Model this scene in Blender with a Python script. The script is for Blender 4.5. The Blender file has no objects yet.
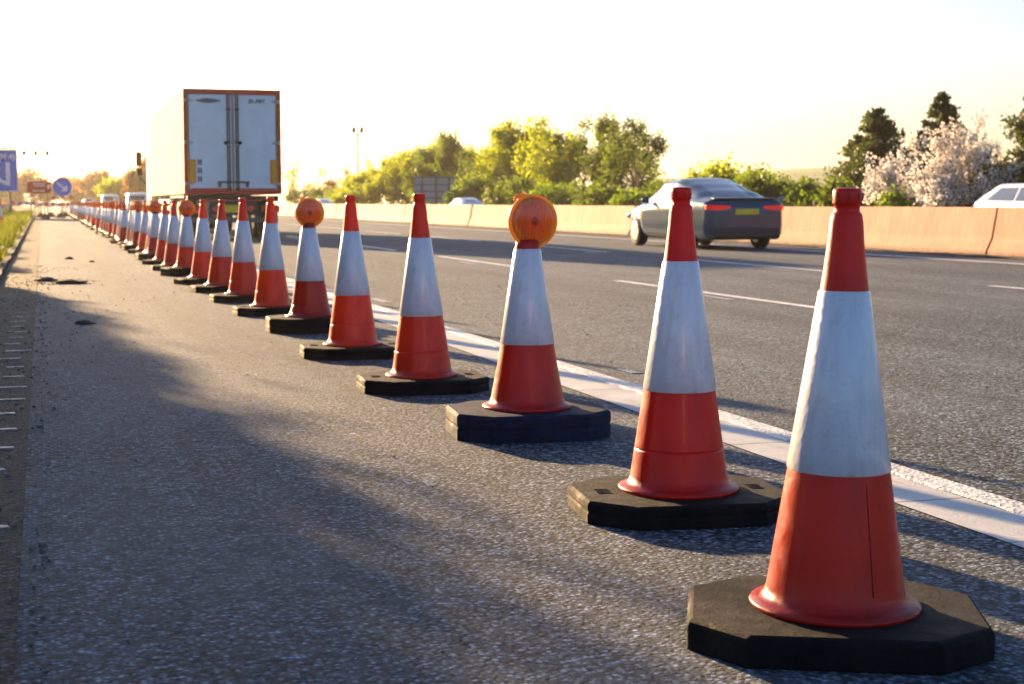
import bpy, math, random
import numpy as np
from mathutils import Vector, Matrix
R = math.radians
scn = bpy.context.scene

# ------------------------------------------------------------------ camera, world, sun
cam_d = bpy.data.cameras.new("camera")
cam = bpy.data.objects.new("camera", cam_d); scn.collection.objects.link(cam)
scn.camera = cam
cam_d.sensor_width = 36.0
cam_d.lens = 54.14
cam.location = (0, 0, 0.968)
cam.rotation_euler = (R(90 - 5.18), 0, R(-16.907))
cam_d.clip_start = 0.1
cam_d.clip_end = 9000
cam_d.dof.use_dof = True
cam_d.dof.focus_distance = 4.6
cam_d.dof.aperture_fstop = 7.5

SUN_EL, SUN_AZ = 10.5, -14.5          # azimuth clockwise from +Y (road direction)
w = bpy.data.worlds.new("World"); scn.world = w; w.use_nodes = True
nt = w.node_tree
bg = nt.nodes['Background']
sky = nt.nodes.new('ShaderNodeTexSky'); sky.sky_type = 'NISHITA'
sky.sun_disc = False
sky.sun_elevation = R(SUN_EL); sky.sun_rotation = R(SUN_AZ)
sky.air_density = 1.0; sky.dust_density = 2.1; sky.ozone_density = 2.0
tint = nt.nodes.new('ShaderNodeMix'); tint.data_type = 'RGBA'; tint.blend_type = 'MULTIPLY'; tint.inputs[0].default_value = 1.0
tint.inputs[7].default_value = (.86, .97, 1.22, 1)      # a cooler white balance of the sky light
nt.links.new(sky.outputs[0], tint.inputs[6]); nt.links.new(tint.outputs[2], bg.inputs[0])
bg.inputs[1].default_value = 0.050

sd = bpy.data.lights.new("sun", 'SUN'); sun = bpy.data.objects.new("sun", sd)
scn.collection.objects.link(sun)
sd.energy = 5.0; sd.angle = R(1.0); sd.color = (1.0, 0.65, 0.33)
dirv = Vector((math.sin(R(SUN_AZ)) * math.cos(R(SUN_EL)), math.cos(R(SUN_AZ)) * math.cos(R(SUN_EL)), math.sin(R(SUN_EL))))
sun.rotation_euler = dirv.to_track_quat('Z', 'Y').to_euler()

scn.view_settings.view_transform = 'Standard'
scn.view_settings.look = 'None'
scn.view_settings.exposure = 2.2
scn.view_settings.gamma = 1.0
scn.cycles.max_bounces = 6
scn.cycles.volume_bounces = 1
scn.cycles.transparent_max_bounces = 8

# ------------------------------------------------------------------ helpers
def tag(o, label=None, cat=None, group=None, kind=None):
    if label: o['label'] = label
    if cat: o['category'] = cat
    if group: o['group'] = group
    if kind: o['kind'] = kind
    return o

def empty(name, loc, rz=0.0, label=None, cat=None, group=None):
    o = bpy.data.objects.new(name, None); scn.collection.objects.link(o)
    o.empty_display_size = 0.1
    o.location = loc; o.rotation_euler = (0, 0, rz)
    return tag(o, label, cat, group)

class MB:
    def __init__(s): s.v = []; s.f = []; s.sm = []
    def add(s, vs, fs, smooth=False):
        b = len(s.v); s.v += [tuple(p) for p in vs]
        for f in fs: s.f.append(tuple(i + b for i in f)); s.sm.append(smooth)
        return s
    def box(s, c, d, rz=0.0, rx=0.0, ry=0.0):
        x, y, z = d[0] / 2, d[1] / 2, d[2] / 2
        M = Matrix.Translation(c) @ Matrix.Rotation(rz, 4, 'Z') @ Matrix.Rotation(rx, 4, 'X') @ Matrix.Rotation(ry, 4, 'Y')
        vs = [M @ Vector((i * x, j * y, k * z)) for i in (-1, 1) for j in (-1, 1) for k in (-1, 1)]
        return s.add(vs, [(0, 1, 3, 2), (4, 6, 7, 5), (0, 4, 5, 1), (2, 3, 7, 6), (0, 2, 6, 4), (1, 5, 7, 3)])
    def loft(s, rings, cap0=True, cap1=True, smooth=False, closed=True):
        n = len(rings[0]); vs = [p for r in rings for p in r]; fs = []
        for i in range(len(rings) - 1):
            for j in range(n if closed else n - 1):
                k = (j + 1) % n
                fs.append((i * n + j, i * n + k, (i + 1) * n + k, (i + 1) * n + j))
        s.add(vs, fs, smooth)
        b = len(s.v) - len(vs)
        if cap0: s.f.append(tuple(b + j for j in reversed(range(n)))); s.sm.append(False)
        if cap1: s.f.append(tuple(b + (len(rings) - 1) * n + j for j in range(n))); s.sm.append(False)
        return s
    def lathe(s, prof, n=48, M=None, smooth=True, cap0=True, cap1=True):
        rings = []
        for r, z in prof:
            ring = [Vector((r * math.cos(2 * math.pi * j / n), r * math.sin(2 * math.pi * j / n), z)) for j in range(n)]
            if M is not None: ring = [M @ p for p in ring]
            rings.append(ring)
        return s.loft(rings, cap0, cap1, smooth)
    def tube(s, p0, p1, r0, r1=None, n=8, smooth=True, caps=True):
        p0 = Vector(p0); p1 = Vector(p1); r1 = r0 if r1 is None else r1
        d = (p1 - p0).normalized(); a = d.orthogonal().normalized(); b = d.cross(a)
        ring = lambda p, r: [p + r * (math.cos(2 * math.pi * j / n) * a + math.sin(2 * math.pi * j / n) * b) for j in range(n)]
        return s.loft([ring(p0, r0), ring(p1, r1)], caps, caps, smooth)
    def prism(s, poly, M, depth):
        """poly 2D in XY, extruded along +Z by depth, transformed by M"""
        return s.loft([[M @ Vector((x, y, 0)) for x, y in poly], [M @ Vector((x, y, depth)) for x, y in poly]])
    def mesh(s, name):
        me = bpy.data.meshes.new(name); me.from_pydata(s.v, [], s.f)
        me.polygons.foreach_set('use_smooth', s.sm); me.update(); return me
    def build(s, name, mat, parent=None, bevel=0.0, seg=2):
        me = s.mesh(name); me.materials.append(mat)
        o = bpy.data.objects.new(name, me); scn.collection.objects.link(o)
        if parent is not None: o.parent = parent
        if bevel:
            m = o.modifiers.new('b', 'BEVEL'); m.width = bevel; m.segments = seg; m.limit_method = 'ANGLE'; m.angle_limit = R(35)
        return o

def kids(o): return [c for c in bpy.data.objects if c.parent is o]
def copy_tree(o, parent=None):
    c = o.copy(); scn.collection.objects.link(c)
    if parent is not None: c.parent = parent
    for ch in kids(o): copy_tree(ch, c)
    return c

# ------------------------------------------------------------------ materials
class N:
    """tiny node-graph writer"""
    def __init__(s, name):
        s.m = bpy.data.materials.new(name); s.m.use_nodes = True
        s.t = s.m.node_tree; s.p = s.t.nodes['Principled BSDF']; s.out = s.t.nodes['Material Output']
        s.co = s.t.nodes.new('ShaderNodeTexCoord')
    def set(s, **k):
        names = dict(col='Base Color', rough='Roughness', metal='Metallic', spec='Specular IOR Level', coat='Coat Weight', coatr='Coat Roughness', trans='Transmission Weight', sheen='Sheen Weight', ior='IOR', sss='Subsurface Weight')
        for a, v in k.items():
            i = s.p.inputs[names[a]]
            if hasattr(v, 'is_output'): s.t.links.new(v, i)
            elif a == 'col': i.default_value = (*v, 1)
            else: i.default_value = v
        return s
    def vec(s, scale=(1, 1, 1), src='Object', rot=(0, 0, 0)):
        mp = s.t.nodes.new('ShaderNodeMapping'); mp.inputs['Scale'].default_value = scale; mp.inputs['Rotation'].default_value = rot
        s.t.links.new(s.co.outputs[src], mp.inputs[0]); return mp.outputs[0]
    def noise(s, sc, det=4, rough=.6, vec=None, dist=0.0):
        n = s.t.nodes.new('ShaderNodeTexNoise'); n.inputs['Scale'].default_value = sc; n.inputs['Detail'].default_value = det
        n.inputs['Roughness'].default_value = rough; n.inputs['Distortion'].default_value = dist
        s.t.links.new(vec if vec is not None else s.co.outputs['Object'], n.inputs['Vector']); return n.outputs['Fac']
    def voro(s, sc, feat='F1', out='Distance', vec=None):
        n = s.t.nodes.new('ShaderNodeTexVoronoi'); n.inputs['Scale'].default_value = sc; n.feature = feat
        s.t.links.new(vec if vec is not None else s.co.outputs['Object'], n.inputs['Vector']); return n.outputs[out]
    def ramp(s, f, stops):
        n = s.t.nodes.new('ShaderNodeValToRGB'); e = n.color_ramp.elements
        while len(e) < len(stops): e.new(.5)
        for i, (p, c) in enumerate(stops):
            e[i].position = p; e[i].color = (*c, 1) if not isinstance(c, (int, float)) else (c, c, c, 1)
        s.t.links.new(f, n.inputs[0]); return n.outputs[0]
    def mix(s, f, a, b, mode='MIX'):
        n = s.t.nodes.new('ShaderNodeMix'); n.data_type = 'RGBA'; n.blend_type = mode
        for i, v in ((0, f), (6, a), (7, b)):
            if hasattr(v, 'is_output'): s.t.links.new(v, n.inputs[i])
            elif i == 0: n.inputs[0].default_value = v
            else: n.inputs[i].default_value = (*v, 1)
        return n.outputs[2]
    def math(s, op, a, b=0.0):
        n = s.t.nodes.new('ShaderNodeMath'); n.operation = op
        for i, v in ((0, a), (1, b)):
            if hasattr(v, 'is_output'): s.t.links.new(v, n.inputs[i])
            else: n.inputs[i].default_value = v
        return n.outputs[0]
    def xyz(s, axis, src='Object'):
        n = s.t.nodes.new('ShaderNodeSeparateXYZ'); s.t.links.new(s.co.outputs[src], n.inputs[0]); return n.outputs[axis]
    def rnd(s):
        n = s.t.nodes.new('ShaderNodeObjectInfo'); return n.outputs['Random']
    def bump(s, h, dist, strength=1.0, prev=None):
        n = s.t.nodes.new('ShaderNodeBump'); n.inputs['Distance'].default_value = dist; n.inputs['Strength'].default_value = strength
        s.t.links.new(h, n.inputs['Height'])
        if prev is not None: s.t.links.new(prev, n.inputs['Normal'])
        s.t.links.new(n.outputs[0], s.p.inputs['Normal']); return n.outputs[0]

def simple(name, col, rough=.6, metal=0.0, var=.12, sc=6.0, bump=0.0, bsc=60, **k):
    n = N(name)
    f = n.noise(sc, 5)
    dark = tuple(c * (1 - var) for c in col); lite = tuple(min(1, c * (1 + var)) for c in col)
    n.set(col=n.ramp(f, [(.3, dark), (.7, lite)]), rough=rough, metal=metal, **k)
    if bump: n.bump(n.noise(bsc, 4), bump)
    return n.m

def m_asphalt(name, base, warm, agg=95.0, height=.006, contrast=.5, patch=1.0):
    n = N(name)
    big = n.noise(.35, 5, .6)
    streak = n.noise(1.0, 4, .6, n.vec((1.3, .07, 1)))
    mid = n.noise(5.0, 5, .65)
    cell = n.voro(agg, out='Color')
    g = n.t.nodes.new('ShaderNodeSeparateColor'); n.t.links.new(cell, g.inputs[0])
    fine = n.noise(agg * .45, 3, .7)
    d = tuple(c * (1 - contrast) for c in base); l = tuple(c * (1 + contrast) for c in base)
    c = n.ramp(g.outputs[0], [(0.05, d), (.5, base), (.85, l), (1.0, tuple(x * 2.3 for x in base))])
    dist = n.voro(agg)
    c = n.mix(.9, c, n.ramp(dist, [(.25, 1.15), (.62, .30)]), 'MULTIPLY')          # dark voids between the stones
    c = n.mix(.8, c, n.ramp(fine, [(.36, .30), (.5, .9), (.64, 1.9)]), 'MULTIPLY')
    c = n.mix(n.ramp(big, [(.4, 0.0), (.65, .8)]), c, n.mix(.6, c, warm), 'MIX')
    c = n.mix(patch, c, n.ramp(streak, [(.3, .62), (.5, 1.0), (.7, 1.3)]), 'MULTIPLY')
    c = n.mix(.8, c, n.ramp(mid, [(.3, .70), (.7, 1.22)]), 'MULTIPLY')
    spots = n.ramp(n.noise(1.6, 2, .5), [(.68, 0.0), (.74, .55)])
    c = n.mix(spots, c, tuple(x * .35 for x in base))
    n.set(col=c, rough=n.ramp(fine, [(.3, .72), (.7, .95)]), spec=.2)
    micro = n.noise(agg * 2.2, 4, .75)
    h = n.math('ADD', n.math('MULTIPLY', n.ramp(dist, [(.2, 1.0), (.6, 0.0)]), .55), n.math('ADD', n.math('MULTIPLY', n.noise(agg * .6, 5, .8), .9), n.math('MULTIPLY', micro, .5)))
    b = n.bump(h, height)
    n.bump(n.noise(5, 4, .6), .006, .6, b)
    return n.m

MAT = {}
MAT['shoulder'] = m_asphalt('shoulder_asphalt', (.112, .142, .180), (.125, .142, .162), 68, .0055, .98)
MAT['road'] = m_asphalt('road_asphalt', (.100, .132, .172), (.112, .138, .165), 58, .007, 1.0)

def m_paint(name, col, wear=.55, sc=40.0):
    n = N(name)
    f = n.noise(sc, 4, .7); v = n.voro(60)
    k = n.ramp(f, [(wear - .06, 0.0), (wear + .04, 1.0)])
    dirt = n.ramp(n.noise(3, 5), [(.3, .7), (.7, 1.05)])
    c = n.mix(k, n.mix(1, col, dirt, 'MULTIPLY'), (.12, .12, .12))
    n.set(col=c, rough=.55); n.bump(n.math('ADD', f, v), .004)
    return n.m
MAT['paint'] = m_paint('white_road_paint', (.8, .8, .78), .66)
MAT['rough_paint'] = m_paint('rough_white_ribbed_paint', (.78, .77, .74), .6, 55)
MAT['faint'] = m_paint('faint_worn_paint', (.34, .35, .36), .52)
MAT['ghost'] = m_paint('worn_white_paint', (.6, .6, .6), .5)

def m_blocks():
    n = N('channel_block_concrete')
    c = n.ramp(n.noise(4, 6, .65), [(.3, (.36, .38, .40)), (.7, (.56, .57, .56))])
    y = n.math('ADD', n.xyz(1), n.math('MULTIPLY', n.noise(6, 2), .02))
    fr = n.math('FRACT', n.math('DIVIDE', y, .62))
    j = n.ramp(fr, [(0.0, 1.0), (.022, 1.0), (.03, 0.0)])
    c = n.mix(n.math('MULTIPLY', j, .75), c, (.1, .1, .1))
    st = n.ramp(n.noise(9, 4, .7, n.vec((1, .3, 1))), [(.55, 0.0), (.75, .6)])
    c = n.mix(st, c, (.17, .17, .17))
    n.set(col=c, rough=.7); n.bump(n.noise(80, 4), .002); return n.m
MAT['blocks'] = m_blocks()

def m_edging():
    n = N('edge_concrete')
    c = n.ramp(n.noise(5, 6, .7), [(.3, (.13, .135, .14)), (.7, (.26, .26, .25))])
    fade = n.math('ADD', n.math('MULTIPLY', n.xyz(1), .02), n.noise(2.2, 6, .75))
    dk = n.ramp(fade, [(.52, .9), (.72, 0.0)])
    c = n.mix(dk, c, (.035, .033, .034))
    c = n.mix(.9, c, n.ramp(n.noise(60, 5, .8), [(.35, .4), (.65, 1.5)]), 'MULTIPLY')
    n.set(col=c, rough=.85); n.bump(n.noise(60, 5, .75), .008); return n.m
MAT['edging'] = m_edging()
MAT['edge_strip'] = m_asphalt('dirty_edge_strip', (.07, .075, .08), (.04, .038, .036), 60, .009, .98)

def m_soil():
    n = N('dark_soil')
    n.set(col=n.ramp(n.noise(18, 6, .75), [(.3, (.03, .025, .02)), (.7, (.12, .09, .06))]), rough=.95)
    n.bump(n.noise(25, 6, .8), .03); return n.m
MAT['soil'] = m_soil()

def m_field():
    n = N('rough_grass_ground')
    a = n.ramp(n.noise(.05, 6, .6), [(.35, (.05, .075, .02)), (.65, (.13, .15, .05))])
    n.set(col=n.mix(.5, a, n.ramp(n.noise(3, 5), [(.3, .6), (.7, 1.3)]), 'MULTIPLY'), rough=.9)
    n.bump(n.noise(8, 5), .08); return n.m
MAT['field'] = m_field()
def m_hill():
    n = N('hill_pasture')
    a = n.ramp(n.noise(.02, 5, .6), [(.35, (.13, .19, .05)), (.65, (.20, .26, .08))])
    n.set(col=n.mix(.6, a, n.ramp(n.noise(.2, 5), [(.3, .8), (.7, 1.2)]), 'MULTIPLY'), rough=.9); return n.m
MAT['hill'] = m_hill()

def m_cone():
    n = N('red_cone_plastic')
    oi = n.t.nodes.new('ShaderNodeObjectInfo'); base = n.mix(.5, oi.outputs['Color'], n.ramp(n.noise(3, 3), [(.3, .75), (.7, 1.15)]), 'MULTIPLY')
    grime = n.ramp(n.noise(7, 6, .7, n.vec((1, 1, .35))), [(.48, 0.0), (.78, .7)])
    c = n.mix(grime, base, (.14, .012, .008))
    vs = n.ramp(n.noise(5, 4, .7, n.vec((3.5, 3.5, .25))), [(.55, 0.0), (.72, .6)]); c = n.mix(vs, c, (.05, .01, .01))
    low = n.ramp(n.xyz(2), [(0.08, .5), (.28, 0.0)])
    c = n.mix(n.math('MULTIPLY', low, n.noise(12, 4)), c, (.06, .008, .006))
    spots = n.ramp(n.voro(9), [(.03, 1.0), (.08, 0.0)])
    c = n.mix(n.math('MULTIPLY', spots, .7), c, (.08, .02, .02))
    scuff = n.ramp(n.noise(30, 5, .8), [(.6, 0.0), (.8, .35)])
    c = n.mix(scuff, c, (.50, .09, .06))
    n.set(col=c, rough=n.ramp(n.noise(20, 3), [(.3, .30), (.7, .5)]), spec=.25, coat=.2, coatr=.14)
    tr = n.t.nodes.new('ShaderNodeBsdfTranslucent'); tr.inputs[0].default_value = (.9, .12, .02, 1)
    mx = n.t.nodes.new('ShaderNodeMixShader'); mx.inputs[0].default_value = .16
    n.t.links.new(n.p.outputs[0], mx.inputs[1]); n.t.links.new(tr.outputs[0], mx.inputs[2]); n.t.links.new(mx.outputs[0], n.out.inputs[0])
    n.bump(n.noise(35, 4), .0012); return n.m
MAT['cone'] = m_cone()

def m_sleeve():
    n = N('retroreflective_sleeve')
    v = n.voro(55, out='Distance')
    c = n.ramp(n.noise(6, 5, .65, n.vec((1, 1, .25))), [(.3, (.56, .60, .68)), (.6, (.74, .77, .83)), (.8, (.82, .84, .88))])
    c = n.mix(n.ramp(n.noise(25, 5, .8), [(.54, 0.0), (.75, .6)]), c, (.36, .37, .42))
    c = n.mix(n.ramp(n.noise(6, 4, .7, n.vec((4, 4, .2))), [(.5, 0.0), (.7, .45)]), c, (.38, .40, .46))
    edge = n.ramp(n.xyz(2), [(.385, .75), (.43, 0.0)])
    c = n.mix(n.math('MULTIPLY', edge, n.noise(22, 4, .7)), c, (.45, .36, .38))
    n.set(col=c, rough=.33, spec=.8, coat=.5, coatr=.15)
    h = n.math('ADD', n.math('MULTIPLY', v, 1.0), n.math('MULTIPLY', n.noise(9, 3, .5, n.vec((1, 1, .12))), .9))
    n.bump(h, .0007); return n.m
MAT['sleeve'] = m_sleeve()

def m_rubber(name, a, b):
    n = N(name)
    c = n.ramp(n.noise(9, 6, .75), [(.35, a), (.75, b)])
    dust = n.ramp(n.noise(3.5, 5, .7), [(.5, 0.0), (.78, .35)])
    c = n.mix(dust, c, (.045, .036, .030))
    n.set(col=c, rough=n.ramp(n.noise(14, 4), [(.3, .6), (.7, .9)]), spec=.14); n.bump(n.noise(22, 7, .8), .011); return n.m
MAT['rubber'] = m_rubber('black_rubber_base', (.004, .004, .005), (.013, .013, .014))
MAT['rubber_blue'] = m_rubber('blue_black_rubber_base', (.005, .009, .022), (.012, .03, .085))
MAT['scuffed'] = m_rubber('scuffed_rubber_mark', (.10, .09, .08), (.16, .14, .12))

def m_lens():
    n = N('amber_lens')
    ax = n.xyz(0); az = n.xyz(2)
    rib = n.math('SINE', n.math('MULTIPLY', ax, 420))
    rad = n.math('SQRT', n.math('ADD', n.math('MULTIPLY', ax, ax), n.math('MULTIPLY', n.math('SUBTRACT', az, .082), n.math('SUBTRACT', az, .082))))
    c = n.ramp(n.math('MULTIPLY', rad, 9.5), [(0.0, (.15, .015, 0)), (.12, (.25, .02, 0)), (.2, (.85, .10, .0)), (.72, (1.0, .16, .0)), (.80, (1.0, .34, .01))])
    c = n.mix(.7, c, n.ramp(n.noise(14, 4, .6, n.vec((1, 1, .3))), [(.35, .45), (.65, 1.3)]), 'MULTIPLY')
    n.set(col=c, rough=.16, coat=1.0, coatr=.06)
    tr = n.t.nodes.new('ShaderNodeBsdfTranslucent'); tr.inputs[0].default_value = (1, .28, .01, 1)
    mx = n.t.nodes.new('ShaderNodeMixShader'); mx.inputs[0].default_value = .3
    n.t.links.new(n.p.outputs[0], mx.inputs[1]); n.t.links.new(tr.outputs[0], mx.inputs[2]); n.t.links.new(mx.outputs[0], n.out.inputs[0])
    n.bump(rib, .0015); return n.m
MAT['lens'] = m_lens()
def translucent(name, col, tcol, mixf, rough=.5, var=.25, sc=3.0):
    n = N(name)
    d = tuple(c * (1 - var) for c in col); l = tuple(min(1, c * (1 + var)) for c in col)
    n.set(col=n.ramp(n.noise(sc, 4), [(.3, d), (.7, l)]), rough=rough)
    tr = n.t.nodes.new('ShaderNodeBsdfTranslucent'); tr.inputs[0].default_value = (*tcol, 1)
    mx = n.t.nodes.new('ShaderNodeMixShader'); mx.inputs[0].default_value = mixf
    n.t.links.new(n.p.outputs[0], mx.inputs[1]); n.t.links.new(tr.outputs[0], mx.inputs[2]); n.t.links.new(mx.outputs[0], n.out.inputs[0])
    return n.m
MAT['lamp_yellow'] = translucent('yellow_lamp_housing', (.75, .38, .03), (1, .5, .05), .3, .35, .15)
MAT['black'] = simple('black_plastic', (.02, .02, .022), .5)
MAT['chassis'] = simple('dirty_chassis_black', (.010, .010, .012), .6, var=.4, bump=.004)
MAT['metal'] = simple('galvanised_steel', (.42, .43, .44), .45, .7, var=.2)
MAT['dark_metal'] = simple('dark_weathered_steel', (.10, .10, .10), .5, .6)

def m_concrete():
    n = N('barrier_concrete')
    c = n.ramp(n.noise(1.2, 6, .6), [(.3, (.38, .21, .14)), (.7, (.48, .28, .19))])
    c = n.mix(.7, c, n.ramp(n.noise(9, 5, .7, n.vec((1, 1, .2))), [(.3, .62), (.65, 1.12)]), 'MULTIPLY')
    c = n.mix(n.ramp(n.noise(4, 5, .75, n.vec((1, 1.6, .12))), [(.55, 0.0), (.72, .45)]), c, (.16, .11, .08))
    low = n.ramp(n.xyz(2), [(0.0, .8), (.12, .15), (.3, 0.0)])
    c = n.mix(n.math('MULTIPLY', low, n.noise(5, 5, .7)), c, (.10, .08, .06))
    c = n.mix(.5, c, n.ramp(n.rnd(), [(0, .85), (1, 1.08)]), 'MULTIPLY')
    n.set(col=c, rough=.85); n.bump(n.noise(40, 5, .7), .003); return n.m
MAT['concrete'] = m_concrete()

def leafmat(name, a, b, t, mixf=.45):
    n = N(name)
    c = n.ramp(n.noise(1.3, 4, .7), [(.3, a), (.7, b)])
    n.set(col=c, rough=.55, spec=.3)
    tr = n.t.nodes.new('ShaderNodeBsdfTranslucent'); tr.inputs[0].default_value = (*t, 1)
    mx = n.t.nodes.new('ShaderNodeMixShader'); mx.inputs[0].default_value = mixf
    n.t.links.new(n.p.outputs[0], mx.inputs[1]); n.t.links.new(tr.outputs[0], mx.inputs[2]); n.t.links.new(mx.outputs[0], n.out.inputs[0])
    return n.m
MAT['leaf_yellow'] = leafmat('spring_leaves_yellow_green', (.06, .11, .006), (.13, .19, .010), (.40, .48, .015), .57)
MAT['leaf_green'] = leafmat('leaves_mid_green', (.035, .08, .010), (.08, .14, .015), (.22, .34, .02), .5)
MAT['leaf_olive'] = leafmat('leaves_olive', (.05, .08, .012), (.07, .11, .010), (.16, .23, .014), .5)
MAT['leaf_orange'] = leafmat('leaves_russet', (.15, .09, .025), (.26, .15, .04), (.5, .25, .06), .5)
MAT['needles'] = leafmat('dark_needles', (.010, .022, .006), (.032, .05, .014), (.12, .16, .03), .3)
MAT['blossom'] = leafmat('white_blossom', (.80, .80, .82), (.92, .92, .93), (.9, .86, .84), .55)
MAT['blossom_pink'] = leafmat('pale_pink_blossom', (.86, .82, .80), (.93, .90, .88), (.92, .86, .80), .5)
MAT['bark'] = simple('bark', (.07, .05, .035), .9, var=.35)
MAT['grass'] = leafmat('grass_blades', (.035, .06, .010), (.10, .12, .02), (.22, .26, .03), .4)
MAT['weed'] = leafmat('yellow_weeds', (.35, .28, .02), (.6, .45, .03), (.9, .65, .05), .5)

# ------------------------------------------------------------------ setting: ground and road
def sheet(name, x0, x1, y0, y1, z, mat, ny=1, nx=1, hf=None):
    m = MB(); vs = []; fs = []
    for j in range(ny + 1):
        for i in range(nx + 1):
            x = x0 + (x1 - x0) * i / nx; y = y0 + (y1 - y0) * j / ny
            vs.append((x, y, z if hf is None else hf(x, y)))
    for j in range(ny):
        for i in range(nx):
            a = j * (nx + 1) + i; fs.append((a, a + 1, a + nx + 2, a + nx + 1))
    m.add(vs, fs, True)
    return tag(m.build(name, mat), kind='structure')

Y0, Y1 = -14, 900
sheet('ground', -3000, 3000, -600, 3600, -.06, MAT['field'])
sheet('hard_shoulder', -.08, 2.61, Y0, Y1, 0.0, MAT['shoulder'])
sheet('drainage_channel', 2.61, 2.875, Y0, Y1, 0.003, MAT['blocks'])
sheet('carriageway', 2.875, 17.4, Y0, Y1, 0.0, MAT['road'])
sheet('opposite_carriageway', 17.4, 31.0, Y0, Y1, 0.002, MAT['road'])
sheet('edging_strip', -.52, -.08, Y0, Y1, 0.004, MAT['edge_strip'])

random.seed(3)
# raised ribbed edge line with crumbled inner edge
m = MB(); n = 900; vs = []; fs = []
for j in range(n + 1):
    y = -2 + 100 * (j / n) ** 1.6
    jx = random.uniform(-.012, .012) if y < 25 else 0
    vs += [(2.872 + jx, y, .004), (2.885 + jx * .6, y, .010), (2.98, y, .010), (2.99 + random.uniform(-.004, .004), y, .004)]
for j in range(n):
    for k in range(3): fs.append((j * 4 + k, j * 4 + k + 1, j * 4 + k + 5, j * 4 + k + 4))
m.add(vs, fs); m.box((2.93, 500, .006), (.11, 804, .006))
tag(m.build('edge_line', MAT['rough_paint']), kind='structure')

def dashes(name, x, wdt, segs, mat, z=.004):
    m = MB()
    for a, b in segs: m.add([(x - wdt / 2, a, z), (x + wdt / 2, a, z), (x + wdt / 2, b, z), (x - wdt / 2, b, z)], [(0, 1, 2, 3)])
    return tag(m.build(name, mat), kind='structure')
dashes('lane_line', 6.8, .12, [(12.5 + 9 * k, 17.9 + 9 * k) for k in range(-2, 50)], MAT['paint'])
dashes('lane_line', 10.53, .12, [(10.1 + 9.08 * k, 15.5 + 9.08 * k) for k in range(-2, 50)], MAT['paint'])
dashes('central_edge_line', 14.72, .17, [(Y0, 800)], MAT['paint'])
dashes('opposite_lane_line', 22.3, .12, [(2 + 9 * k, 4 + 9 * k) for k in range(0, 40)], MAT['paint'])
dashes('opposite_lane_line', 26.0, .12, [(2 + 9 * k, 4 + 9 * k) for k in range(0, 40)], MAT['paint'])
# worn-out remains of the former lane markings
random.seed(8)
for (x, a, b, wd) in [(6.55, 14.0, 15.0, .10), (3.17, 14.6, 15.3, .09), (6.5, 23.2, 24.3, .1), (6.5, 32, 33.4, .1), (10.2, 19.8, 20.9, .1), (10.2, 38.4, 40, .1), (14.45, 21.5, 23.2, .12), (10.1, 27.6, 28.4, .1), (6.5, 41, 43, .1), (10.2, 47, 49, .1), (3.2, 8.1, 8.35, .07)]:
    dashes('worn_marking', x, wd, [(a, b)], MAT['ghost'], .0045)
# ribs of the old edge marking on the left of the shoulder
m = MB()
for k in range(-3, 22):
    y = 3.2 + .52 * k
    dx = random.uniform(-.03, .03)
    m.box((-.20 + dx, y, .004), (.15 + random.uniform(-.06, .03), .04, .010), rz=random.uniform(-.05, .05))
tag(m.build('edge_rumble_ribs', MAT['faint'], bevel=.004), kind='structure')

# left verge: stone edge, bank of soil
def bank(x, y):
    t = (-.55 - x)
    return -.02 + min(t, 6) * .09 + .05 * math.sin(y * .9 + x * 2) * min(1, t) + .03 * math.sin(y * 2.3 + 1)
sheet('verge', -14, -.55, -10, 260, 0, MAT['soil'], 360, 24, bank)
m = MB(); y = -3; random.seed(5)
while y < 120:
    l = .9 + random.uniform(-.02, .02)
    m.box((-.575 + random.uniform(-.012, .012), y + l / 2, .02), (.11, l - .015, .09), rz=random.uniform(-.01, .01)); y += l
tag(m.build('kerb', MAT['edge_strip'], bevel=.012), kind='structure')
# central reserve debris strip
def deb(x, y): return .003 + .02 * max(0, (x - 15.7) / .7) * (.5 + .5 * math.sin(y * 1.7) * math.sin(y * .63 + 1)) + random.uniform(0, .02)
sheet('central_reserve_dirt', 15.9, 16.55, -5, 160, 0, MAT['soil'], 700, 4, deb)

# distant hill on the right
m = MB(); vs = []; fs = []; nx, ny = 60, 30
for j in range(ny + 1):
    for i in range(nx + 1):
        u = i / nx * 2 - 1; v = j / ny * 2 - 1
        z = 19.0 * (max(0, math.cos(u * math.pi / 2)) ** .9) * (max(0, math.cos(v * math.pi / 2)) ** 1.2) + .8 * math.sin(u * 9) * math.cos(v * 6) * (1 - abs(u)) * (1 - abs(v))
        vs.append((430 + u * 300, 560 + v * 200, z - .5))
for j in range(ny):
    for i in range(nx): a = j * (nx + 1) + i; fs.append((a, a + 1, a + nx + 2, a + nx + 1))
m.add(vs, fs, True); tag(m.build('hill', MAT['hill']), kind='structure')

# ------------------------------------------------------------------ haze
def haze():
    m = MB(); m.box((0, 1500, 27), (6400, 4600, 58))
    mt = bpy.data.materials.new('haze_air'); mt.use_nodes = True; t = mt.node_tree
    t.nodes.remove(t.nodes['Principled BSDF'])
    pv = t.nodes.new('ShaderNodeVolumePrincipled'); pv.inputs['Density'].default_value = .00015
    pv.inputs['Color'].default_value = (1.0, .93, .82, 1); pv.inputs['Anisotropy'].default_value = .55
    t.links.new(pv.outputs[0], t.nodes['Material Output'].inputs['Volume'])
    tag(m.build('haze', mt), kind='stuff')
haze()

# ------------------------------------------------------------------ traffic cones
def octagon(a, b, ch):
    return [(-a, -b + ch), (-a + ch, -b), (a - ch, -b), (a, -b + ch), (a, b - ch), (a - ch, b), (-a + ch, b), (-a, b - ch)]

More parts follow.
